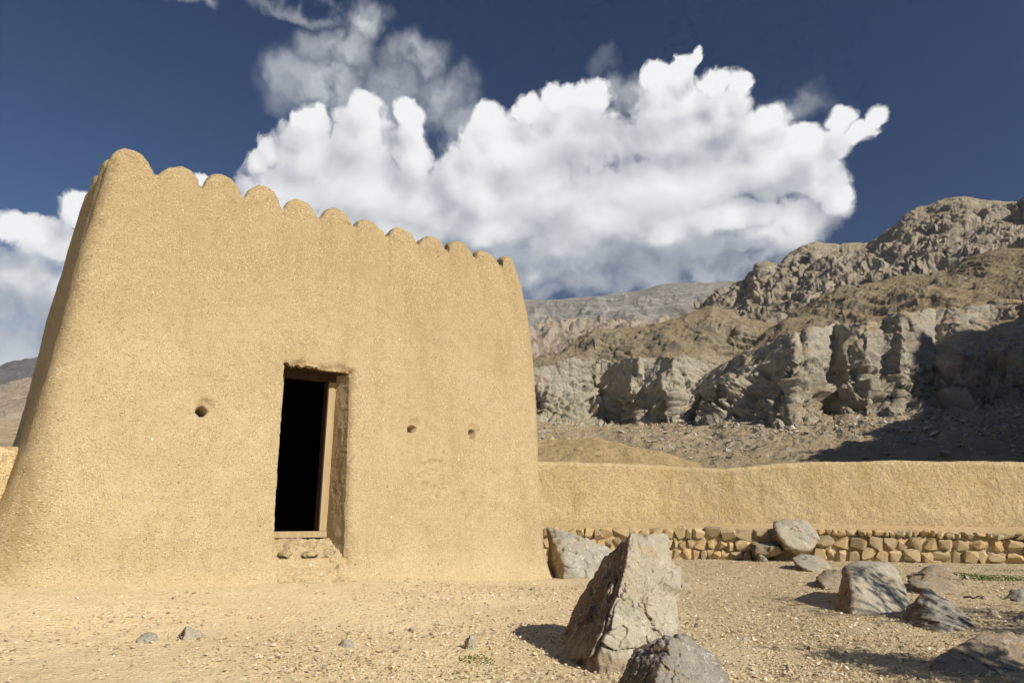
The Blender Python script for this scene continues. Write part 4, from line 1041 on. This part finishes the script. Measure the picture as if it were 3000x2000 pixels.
# ------------------------------------------------------------------ mountains
def curve(pts): return np.array(sorted(pts), float)
def sheet(name, x0, x1, nc, rows, mat, disp, label=None, ext=None):
    """rock surface lofted through curves; each row: (curve of (px, py, range), rows up to the next, (dx outward, dz) shift)"""
    px = np.linspace(x0, x1, nc)
    if ext is not None: px = np.concatenate([np.linspace(ext, x0, 60)[:-1], px]); nc = len(px)
    K = []
    for c, n, sh in rows:
        c = curve(c); py = np.interp(px, c[:, 0], c[:, 1]); rg = np.interp(px, c[:, 0], c[:, 2])
        p = atR(px, py, rg)
        if sh:
            h = p[:, :2] / np.linalg.norm(p[:, :2], axis=1)[:, None]; p[:, :2] += h * sh[0]; p[:, 2] += sh[1]
        K.append(p)
    G, U = [], []
    for k in range(len(rows) - 1):
        n = rows[k][1]; s = np.linspace(0, 1, n, endpoint=(k == len(rows) - 2))
        for v in s: G.append(K[k] * (1 - v) + K[k + 1] * v); U.append(k + v)
    G = np.array(G); U = np.array(U)
    # soften the creases between the control curves a little
    k3 = np.ones(5) / 5; Gp = np.concatenate([np.repeat(G[:1], 2, 0), G, np.repeat(G[-1:], 2, 0)])
    G = sum(Gp[i:i + len(G)] * k3[i] for i in range(5))
    N = grid_normals(G); Q = G.reshape(-1, 3)
    d = disp(Q, np.repeat(U, nc), np.tile(px, len(G)))
    if isinstance(d, tuple): d, dz = d
    else: dz = 0
    G = G + N * d.reshape(G.shape[:2])[..., None]
    G[..., 2] += np.reshape(dz, G.shape[:2]) if not np.isscalar(dz) else 0
    c = np.array([*G.mean((0, 1))[:2], G[..., 2].min()])
    o = obj(name, mesh_np(name, G.reshape(-1, 3) - c, grid_faces(len(G), nc)), mat, loc=c)
    tag(o, label, kind='structure'); return G
def flutes(Q, lam, seed, stretch=3.5, oct=5):
    return ridged(Q / lam * np.array([1, 1, 1 / stretch]), oct, .52, seed=seed)
LIME1, LIME2, SCREE, OCHRE = (.32, .28, .215), (.40, .365, .295), (.335, .245, .13), (.34, .225, .105)
M_CLIFF = mat_terrain('cliff_limestone', (.46, .42, .335), (.56, .52, .43), (.42, .32, .185), (.50, .33, .15), (.62, .85), 1.0, .25, .45)
M_MOUNT = mat_terrain('mountain_limestone', (.32, .28, .215), (.40, .355, .28), (.335, .275, .185), (.30, .24, .155), (.60, .86), .55, .15, .5, relief=.6)
M_HILL = mat_terrain('ochre_hillside', (.27, .235, .17), (.34, .295, .215), (.275, .22, .135), (.265, .205, .12), (.45, .75), 1.0, .5, .5, .5, relief=.6)
M_SCREE = mat_terrain('scree', (.40, .355, .275), (.44, .37, .265), (.44, .345, .215), (.42, .31, .16), (.70, .95), 1.6, 0, .4, .7)
M_SAND = mat_terrain('sandy_mound', (.50, .37, .19), (.56, .42, .225), (.54, .40, .205), (.47, .32, .15), (.5, .8), 2.5, 0, .3, .4)
M_FAR = mat_terrain('far_limestone', (.33, .318, .29), (.41, .395, .36), (.32, .30, .265), (.27, .255, .23), (.70, .95), .36, .75, .3)
M_CLOUD_SHADE = mat_terrain('cloud_shaded_rock', (.13, .135, .14), (.17, .172, .175), (.15, .15, .15), (.12, .12, .12), (.70, .95), .36, .6, .3)  # cloud shadow over the left mountain put into its rock colour
M_PALE = mat_terrain('pale_hills', (.40, .345, .275), (.46, .39, .31), (.42, .34, .25), (.42, .30, .20), (.60, .9), .65, .15, .4)

# far stratified range, from behind the fort to the right
def d_far(Q, U, px):
    g = flutes(Q, 250, 3, 5, 5); n = fbm(Q / 540, 3, seed=8)
    st = np.sin(Q[:, 2] / 20 + 1.2 * n) * 9 + np.sin(Q[:, 2] / 8 + 1.6 * n) * 5
    m = np.clip(U, 0, 1) * np.where(U > 2.4, .3, 1)
    return (g - .5) * 42 * m + st * m + 6 * fbm(Q / 70, 4, .55, seed=4) * m
sheet('far_mountain', 1150, 2420, 360, [
    ([(1150, 1100, 1560), (2420, 1100, 1560)], 30, None), ([(1150, 985, 1860), (1600, 960, 1800), (2000, 950, 1770), (2420, 950, 1800)], 60, None),
    ([(1150, 930, 2220), (1540, 905, 2160), (1850, 890, 2100), (2420, 880, 2100)], 60, None),
    ([(1150, 880, 2520), (1545, 876, 2520), (1640, 872, 2520), (1740, 868, 2490), (1850, 850, 2460), (1930, 832, 2400), (2050, 825, 2400), (2180, 823, 2400), (2420, 818, 2400)], 16, None),
    ([(1150, 880, 2820), (2420, 825, 2820)], 2, (180, -180))], M_FAR, d_far, 'far stratified limestone range', ext=500)
# pale low hills in front of it
def d_pale(Q, U, px): return (flutes(Q, 96, 13, 1.6, 6) - .5) * 34 * np.clip(U, 0, 1) + 7 * fbm(Q / 24, 4, .55, seed=14) * np.clip(U, 0, 1)
sheet('pale_hill', 1250, 2200, 320, [
    ([(1250, 1200, 540), (2200, 1200, 540)], 40, None), ([(1250, 1010, 1020), (1560, 1000, 1020), (1800, 985, 960), (2200, 960, 960)], 40, None),
    ([(1250, 960, 1260), (1570, 958, 1260), (1660, 935, 1260), (1740, 942, 1260), (1850, 948, 1200), (2200, 930, 1200)], 10, None),
    ([(1250, 960, 1380), (2200, 935, 1380)], 2, (120, -90))], M_PALE, d_pale, 'pale rounded hills before the far range', ext=500)
# mountains at the left edge
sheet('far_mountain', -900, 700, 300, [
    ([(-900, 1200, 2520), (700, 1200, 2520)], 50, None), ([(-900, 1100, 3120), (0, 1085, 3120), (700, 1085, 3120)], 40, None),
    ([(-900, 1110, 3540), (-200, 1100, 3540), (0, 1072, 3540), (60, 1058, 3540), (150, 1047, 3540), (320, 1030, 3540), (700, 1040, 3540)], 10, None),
    ([(-900, 1120, 3840), (700, 1060, 3840)], 2, (180, -240))], M_CLOUD_SHADE, lambda Q, U, px: d_far(Q, U, px) * .7, 'mountain far behind the left edge, cloud shadow in its colour')
sheet('pale_hill', -900, 700, 300, [
    ([(-900, 1330, 700), (700, 1330, 700)], 60, None), ([(-900, 1230, 900), (0, 1225, 900), (150, 1205, 900), (700, 1200, 900)], 60, None),
    ([(-900, 1160, 1440), (0, 1130, 1440), (110, 1106, 1440), (300, 1090, 1440), (700, 1080, 1440)], 10, None),
    ([(-900, 1160, 1620), (700, 1090, 1620)], 2, (120, -90))], M_PALE, lambda Q, U, px: d_pale(Q, U, px) * .55, 'pale pinkish hills at the left edge')
sheet('scree_slope', -900, 700, 240, [
    ([(-900, 1420, 160), (700, 1420, 160)], 70, (0, -14)), ([(-900, 1300, 600), (0, 1295, 600), (700, 1290, 600)], 60, None),
    ([(-900, 1235, 660), (0, 1226, 660), (120, 1218, 660), (700, 1210, 660)], 10, None), ([(-900, 1240, 780), (700, 1220, 780)], 2, (60, -36))],
    M_SCREE, lambda Q, U, px: 3 * fbm(Q / 40, 5, .6, seed=33) * np.clip(U, .1, 1), 'grey scree plain at the left edge')

# main mountain
SKY = [(2040, 905, 1150), (2112, 883, 1150), (2176, 827, 1150), (2212, 813, 1160), (2218, 794, 1160), (2246, 776, 1160), (2278, 779, 1180), (2316, 738, 1180), (2355, 719, 1180), (2387, 707, 1180), (2418, 712, 1200), (2457, 721, 1230), (2546, 716, 1260),
       (2584, 693, 1240), (2622, 661, 1220), (2648, 630, 1200), (2680, 610, 1200), (2744, 588, 1200), (2788, 575, 1200), (2827, 574, 1200), (2903, 585, 1220), (2970, 592, 1240), (3000, 576, 1220), (3100, 500, 1180), (3300, 470, 1150), (3700, 420, 1100)]
def d_mount(Q, U, px):
    W_ = Q + 9 * np.stack([fbm(Q / 45, 3, seed=65 + i) for i in range(3)], -1)
    big = ridged(W_ / 290 * np.array([1, 1, .6]), 4, .5, seed=61) - .42
    rib = np.abs(fbm(W_ / 80 * np.array([1, 1, .45]), 3, .5, seed=71)); kn = np.abs(fbm(W_ / 27 * np.array([1, 1, .65]), 4, .58, seed=73))
    cl = np.clip(1 - np.abs(perlin(W_ / 38 * np.array([1, 1, .4]), 77)) * 5, 0, 1)
    m = np.clip(U * 1.5, .1, 1) * np.where(U > 1.5, .25 + .75 * np.clip((2 - U) / .5, 0, 1), 1.0)
    f1, e1 = facet(W_ / 46 * np.array([1, 1, .6]), 80, 1.0); f2, e2 = facet(W_ / 17 * np.array([1, 1, .7]), 81, 1.0)
    return (big * 46 + rib * 11 + kn * 5 - cl * 5 + f1 * 8 + f2 * 4.0 - 2 * np.clip(1 - e2 / .12, 0, 1) + 2.4 * fbm(Q / 8, 4, .62, seed=79)) * m
sheet('mountain', 2040, 3500, 620, [
    ([(2040, 990, 760), (2300, 985, 720), (2600, 960, 700), (3000, 900, 690), (3700, 880, 690)], 110, (0, -20)),
    ([(2040, 930, 1000), (2200, 885, 990), (2400, 840, 980), (2600, 800, 960), (2800, 730, 960), (3000, 720, 960), (3700, 640, 940)], 130, None),
    (SKY, 24, None), (SKY, 2, (250, -160))], M_MOUNT, d_mount, 'rugged limestone mountain with rounded summit at right')
# brown shoulder between the mountain and the cliffs
def d_hill(Q, U, px):
    m = np.clip(U * 1.6, .1, 1) * np.where(U > 1.7, .5, 1)
    n = fbm(Q / 120, 3, seed=81); zz = Q[:, 2] / 7.0 + 2.5 * n + Q[:, 0] / 60; ld = np.abs(zz - np.round(zz)) * 2
    lm = sstep(.0, .35, fbm(Q / 70, 3, seed=86) + .12)
    return ((flutes(Q, 150, 83, 1.3, 4) - .45) * 15 + 1.7 * fbm(Q / 15, 3, .6, seed=84) + 1.3 * np.abs(fbm(Q / 5, 3, .6, seed=88)) + ld * 3.0 * lm + 2.2 * lm * facet(Q / 14 * np.array([1, 1, 1.6]), 89)[0]) * m
SHO = [(2150, 1085, 640), (2215, 1010, 645), (2278, 945, 660), (2350, 905, 680), (2457, 846, 700), (2560, 820, 710), (2648, 802, 720), (2775, 788, 720), (2839, 757, 720), (2903, 732, 710), (3000, 724, 700), (3400, 680, 700)]
sheet('shoulder_hill', 2150, 3400, 460, [
    ([(2150, 1130, 480), (2250, 1060, 470), (2400, 1010, 460), (2600, 985, 455), (3000, 945, 455), (3400, 930, 440)], 90, (0, -10)),
    ([(2150, 1100, 570), (2215, 1030, 575), (2300, 962, 580), (2457, 920, 590), (2648, 880, 600), (2850, 850, 600), (3000, 820, 590), (3400, 800, 590)], 90, None),
    (SHO, 14, None), (SHO, 2, (120, -70))], M_HILL, d_hill, 'brown shoulder of the mountain above the right cliff')
C1R = [(1350, 520), (1500, 510), (1580, 503), (1650, 505), (1700, 515), (1728, 528), (1742, 552), (1790, 540), (1840, 516), (1856, 500), (1900, 505), (1925, 492), (1950, 480), (1985, 486), (2005, 496), (2050, 505), (2090, 525), (2140, 550), (2250, 560)]
def with_range(pts, rng, add=0.0, k=1.0):
    r = np.array(rng, float); return [(x, y, float(np.interp(x, r[:, 0], r[:, 1])) * k + add) for x, y in pts]
def dense(pts, rng, add=0.0, shift=0.0):
    p = np.array(sorted(pts), float); r = np.array(rng, float); r[:, 0] += shift + (10 * np.sin(r[:, 0] / 37.0) * shift / 20); xs = np.unique(np.concatenate([p[:, 0], r[:, 0]]))
    xs = xs[(xs >= p[0, 0]) & (xs <= p[-1, 0])]
    return [(x, float(np.interp(x, p[:, 0], p[:, 1])), float(np.interp(x, r[:, 0], r[:, 1])) + add) for x in xs]
# brown hill above the left cliff
H1 = [(1400, 1090, 640), (1560, 1068, 640), (1627, 1046, 640), (1690, 1000, 650), (1742, 966, 660), (1832, 960, 670), (1934, 947, 680), (2010, 916, 690), (2087, 890, 700), (2138, 903, 700), (2201, 928, 690), (2278, 941, 690), (2400, 960, 690)]
sheet('brown_hill', 1400, 2400, 420, [
    (dense([(1400, 1100), (1600, 1082), (2000, 1062), (2130, 1085), (2250, 1090), (2400, 1080)], C1R, 22), 80, (0, -6)), ([(1400, 1080, 585), (1627, 1055, 585), (1742, 1020, 590), (1934, 1000, 590), (2087, 975, 590), (2278, 1000, 590), (2400, 1000, 590)], 80, None),
    (H1, 14, None), (H1, 2, (120, -60))], M_HILL, d_hill, 'brown layered hill above the left cliff', ext=500)
# left cliff
def crag(Q, seed, v=3.0, A=11, B=11, lam=34, shear=0.0):
    """fluted limestone: buttresses with sharp arrises, deep narrow clefts, ledges and rubble relief"""
    w = np.stack([fbm(Q / 22, 3, seed=seed + 40 + i) for i in range(3)], -1) * 3.0; P = Q + w; P = P + np.stack([Q[:, 2] * shear, Q[:, 2] * 0, Q[:, 2] * 0], -1)
    a = ridged(P / lam * np.array([1, 1, 1 / v]), 4, .5, seed=seed) - .42
    cl = np.abs(perlin(P / 15 * np.array([1, 1, .25]), seed + 7)); cl = np.clip(1 - cl * 6.0, 0, 1)
    out = a * A - cl * 5 + 1.6 * fbm(Q / 5, 4, .6, seed=seed + 21)
    for L_, k_, vv in ((22, B, .6), (9, B * .42, .7), (3.8, B * .2, .8)):
        val, ed = facet(P / L_ * np.array([1, 1, vv]), seed + int(L_), 1.0); out = out + k_ * val - k_ * .22 * np.clip(1 - ed / .12, 0, 1)
    ld = P[:, 2] / 6.5 + 1.6 * perlin(Q / 50, seed + 17); ld = np.abs(ld - np.round(ld)) * 2
    return out + ld * 2.8
def d_cliff(Q, U, px):
    m = np.interp(U, [0, .25, 1, 1.6, 2.0, 2.3, 3.0, 4], [.0, .35, .9, 1.0, .55, .3, .2, .1])
    return crag(Q, 101, 3.0, 10, 6.5, 30, .05) * m
sheet('cliff', 1350, 2250, 560, [
    (dense([(1350, 1290), (2250, 1290)], C1R, -60), 24, None),
    (dense([(1350, 1215), (1583, 1222), (1736, 1242), (1978, 1236), (2250, 1230)], C1R, -4, 22), 40, None),
    (dense([(1350, 1150), (1583, 1140), (1978, 1135), (2250, 1140)], C1R, 4, -8), 70, None),
    (dense([(1350, 1080), (1576, 1076), (1627, 1057), (1691, 1047), (1760, 1052), (1819, 1062), (1832, 1047), (1908, 1044), (1997, 1038), (2048, 1044), (2112, 1062), (2131, 1074), (2250, 1090)], C1R, 14, 16), 24, None),
    (dense([(1350, 1085), (1600, 1060), (2000, 1048), (2250, 1092)], C1R, 60), 2, (60, -2)), (dense([(1350, 1090), (2250, 1095)], C1R, 160), 2, (60, -20))], M_CLIFF, d_cliff, 'pale limestone cliff right of the fort', ext=500)
# right cliff with the pyramid buttress
C2R = [(2050, 480), (2090, 465), (2140, 450), (2190, 436), (2240, 424), (2290, 408), (2330, 396), (2380, 404), (2420, 420), (2444, 442), (2470, 420), (2540, 410), (2600, 425), (2640, 412), (2700, 420), (2740, 440), (2800, 430), (2900, 438), (3000, 430), (3100, 420), (3500, 400)]
def d_cliff2(Q, U, px):
    m = np.interp(U, [0, .3, 1, 1.6, 2.0, 2.3, 3.0, 4], [.0, .45, .9, 1.0, .6, .3, .2, .1])
    return crag(Q, 201, 2.2, 17, 7.0, 50, .12) * m
sheet('cliff', 2050, 3400, 640, [
    (dense([(2050, 1330), (2300, 1330), (3500, 1310)], C2R, -75), 40, None),
    (dense([(2050, 1245), (2100, 1228), (2250, 1222), (2444, 1218), (2712, 1192), (3000, 1182), (3500, 1170)], C2R, -26), 70, None),
    (dense([(2050, 1170), (2140, 1120), (2250, 1095), (2329, 1075), (2444, 1085), (2600, 1060), (2800, 1040), (3000, 1030), (3500, 1010)], C2R, 4), 80, None),
    (dense([(2050, 1110), (2110, 1075), (2170, 1038), (2233, 1010), (2262, 992), (2284, 975), (2329, 968), (2350, 985), (2367, 958), (2444, 948), (2520, 942), (2590, 938), (2600, 917), (2744, 904), (2800, 903), (2839, 885), (3000, 872), (3500, 850)], C2R, 44), 24, None),
    (dense([(2050, 1115), (2329, 965), (2444, 945), (2600, 915), (2839, 883), (3500, 850)], C2R, 74), 2, (30, -1)), (dense([(2050, 1120), (2329, 990), (3500, 860)], C2R, 160), 2, (40, -25))],
    M_CLIFF, d_cliff2, 'broken limestone cliff with pyramid buttress at right')
# scree apron under both cliffs
def d_scree(Q, U, px): return (2.6 * fbm(Q / 30, 4, .55, seed=133) + 1.5 * fbm(Q / 7, 4, .6, seed=137)) * np.clip(U, .15, 1)
SCR = sheet('scree_slope', 1350, 3500, 460, [
    ([(1350, 1440, 90), (3500, 1440, 90)], 60, (0, -10)), ([(1350, 1320, 280), (1800, 1330, 280), (2200, 1330, 270), (2600, 1310, 260), (3000, 1300, 250), (3500, 1300, 240)], 110, None),
    (dense([(1350, 1222), (1583, 1232), (1736, 1248), (1978, 1240), (2080, 1226)], C1R, -2) + dense([(2120, 1226), (2250, 1226), (2444, 1216), (2712, 1192), (3000, 1184), (3500, 1172)], C2R, -8), 16, None),
    ([(1350, 1200, 600), (3500, 1160, 500)], 2, (30, 0))], M_SCREE, d_scree, 'scree apron below the cliffs', ext=500)
sheet('sandy_mound', 1350, 2060, 200, [
    ([(1350, 1420, 80), (2060, 1420, 80)], 50, (0, -6)), ([(1350, 1330, 130), (1583, 1320, 130), (1755, 1320, 130), (1900, 1345, 130), (2060, 1385, 130)], 40, None),
    ([(1350, 1300, 175), (1583, 1292, 175), (1680, 1284, 175), (1755, 1285, 175), (1832, 1303, 172), (1946, 1326, 168), (2060, 1370, 160)], 10, None), ([(1350, 1300, 190), (2060, 1380, 175)], 2, (30, -14))],
    M_SAND, lambda Q, U, px: (1.6 * fbm(Q / 25, 4, .55, seed=143) + .3 * fbm(Q / 3, 3, .6, seed=144)) * np.clip(U, .15, 1), 'low sandy mound behind the mud wall', ext=500)
# spur to the right of the view; the morning sun throws its shadow on the right cliff
def build_spur():
    edge = [(3080, 760, 440, 210), (2965, 884, 445, 225), (2805, 1035, 430, 250), (2640, 1192, 415, 270), (2560, 1280, 330, 230), (2440, 1352, 240, 170)]
    pts = []
    for px, py, rg, t in edge: pts.append(atR(px, py, rg) + TO_SUN * t / TO_SUN[2] * .58)
    pts = [pts[0] + (pts[0] - pts[1]) * 1.8] + pts + [pts[-1] + (pts[-1] - pts[-2]) * np.array([.9, .9, .0]) + np.array([0, 0, -40])]
    C = np.array(pts); n = 200; L = np.linspace(0, len(C) - 1, n); C = np.stack([np.interp(L, np.arange(len(C)), C[:, i]) for i in range(3)], -1)
    t = np.gradient(C[:, :2], axis=0); t /= np.linalg.norm(t, axis=1)[:, None]; nn = np.stack([-t[:, 1], t[:, 0]], -1)
    if (nn[n // 2] @ (-C[n // 2, :2])) < 0: nn = -nn                      # towards the camera
    rows = []; H = np.maximum(C[:, 2] + 12, 1)
    for f, hz in ((-.62, 0.0), (-.36, .45), (-.16, .85), (0, 1.0), (.16, .85), (.34, .4), (.6, 0)):
        rows.append(np.concatenate([C[:, :2] - nn * (f * H)[:, None], (-12 + H * hz)[:, None]], 1))
    K = np.array(rows); G = []
    for k in range(6):
        for v in np.linspace(0, 1, 16, endpoint=(k == 5)): G.append(K[k] * (1 - v) + K[k + 1] * v)
    G = np.array(G); N = grid_normals(G); N *= np.sign(N[24, n // 2] @ np.array([0, 0, 1.0])); Q = G.reshape(-1, 3)
    d = (flutes(Q, 60, 301, 2.0, 5) - .45) * 16 + (ridged(Q / 15, 4, seed=305) - .4) * 5
    G = G + N * d.reshape(G.shape[:2])[..., None]; c = np.array([*G.mean((0, 1))[:2], G[..., 2].min()])
    F = grid_faces(len(G), n); tag(obj('mountain_spur', mesh_np('mountain_spur', G.reshape(-1, 3) - c, F), M_CLIFF, loc=c), 'rocky spur beyond the right edge', kind='structure')
    return C
SPUR = build_spur()
# fallen blocks and bushes strewn over the scree
def build_scree_rocks():
    rs = np.random.RandomState(17); n = 9000; G = SCR; nr, nc = G.shape[:2]
    i = (rs.uniform(0, 1, n) ** .8 * 150 + 30).astype(int); j = rs.randint(0, nc - 1, n)
    p = G[i, j] + (G[np.minimum(i + 1, nr - 1), j + 1] - G[i, j]) * rs.uniform(0, 1, (n, 1))
    dens = np.clip(.35 + .9 * fbm(p / 45, 3, seed=7) + .25 * sstep(60, 160, p[:, 0]), .04, 1); k = rs.uniform(0, 1, n) < dens; p = p[k]; n = len(p)
    dist = np.linalg.norm(p[:, :2], axis=1); s = .34 * np.exp(np.abs(rs.normal(0, .62, n))) * np.clip(dist / 260, .5, 1.4)
    m, T, b, P = new_mat('fallen_blocks', 1.0); a = T.add('ShaderNodeAttribute'); a.attribute_name = 'tone'
    T.link(T.mix(a.outputs['Fac'], (.30, .265, .21), (.52, .475, .385)), b.inputs['Base Color'])
    scatter('fallen_blocks', p, np.minimum(s, 2.6), rs.uniform(0, 1, n), m, 'fallen limestone blocks on the scree', 19, .75, .2)
    n = 420; i = (rs.uniform(0, 1, n) * 130 + 40).astype(int); j = rs.randint(0, nc - 1, n); p = G[i, j]
    sp, sz = [], []
    for q in p:
        kk = rs.randint(5, 10); r_ = rs.uniform(.35, .95)
        sp.append(q + rs.normal(0, .45, (kk, 3)) * r_ * np.array([1.2, 1.2, .35])); sz.append(rs.uniform(.25, .55, kk) * r_)
    m, T, b, P = new_mat('desert_scrub', 1.0); a = T.add('ShaderNodeAttribute'); a.attribute_name = 'tone'
    T.link(T.mix(a.outputs['Fac'], (.045, .05, .025), (.10, .10, .05)), b.inputs['Base Color'])
    sp = np.concatenate(sp); sz = np.concatenate(sz)
    scatter('desert_scrub', sp, sz, rs.uniform(0, 1, len(sp)), m, 'dark desert shrubs dotted over the scree', 23, .8, .2)
build_scree_rocks()

# ------------------------------------------------------------------ haze
def build_haze():
    bm = bmesh.new(); box_bm(bm, Vector((0, 1500, (HTOP + LOW) / 2)), 15000, 15000, HTOP - LOW)
    m = bpy.data.materials.new('haze'); m.use_nodes = True; T = NT(m.node_tree); T.n.clear()
    out = T.add('ShaderNodeOutputMaterial'); v = T.add('ShaderNodeVolumePrincipled')
    v.inputs['Color'].default_value = (.80, .88, 1.0, 1); v.inputs['Density'].default_value = HAZE; v.inputs['Anisotropy'].default_value = 0.0
    T.link(v.outputs[0], out.inputs['Volume'])
    tag(obj('haze', bm_mesh(bm, 'haze'), m), 'thin blue air', kind='stuff')
HAZE = 2.4e-5
LOW = min((o.location.z + min(v[2] for v in o.bound_box)) for o in S.objects if o.type == 'MESH') - 1
HTOP = max((o.location.z + max(v[2] for v in o.bound_box)) for o in S.objects if o.type == 'MESH') + 15
if HAZE: build_haze()
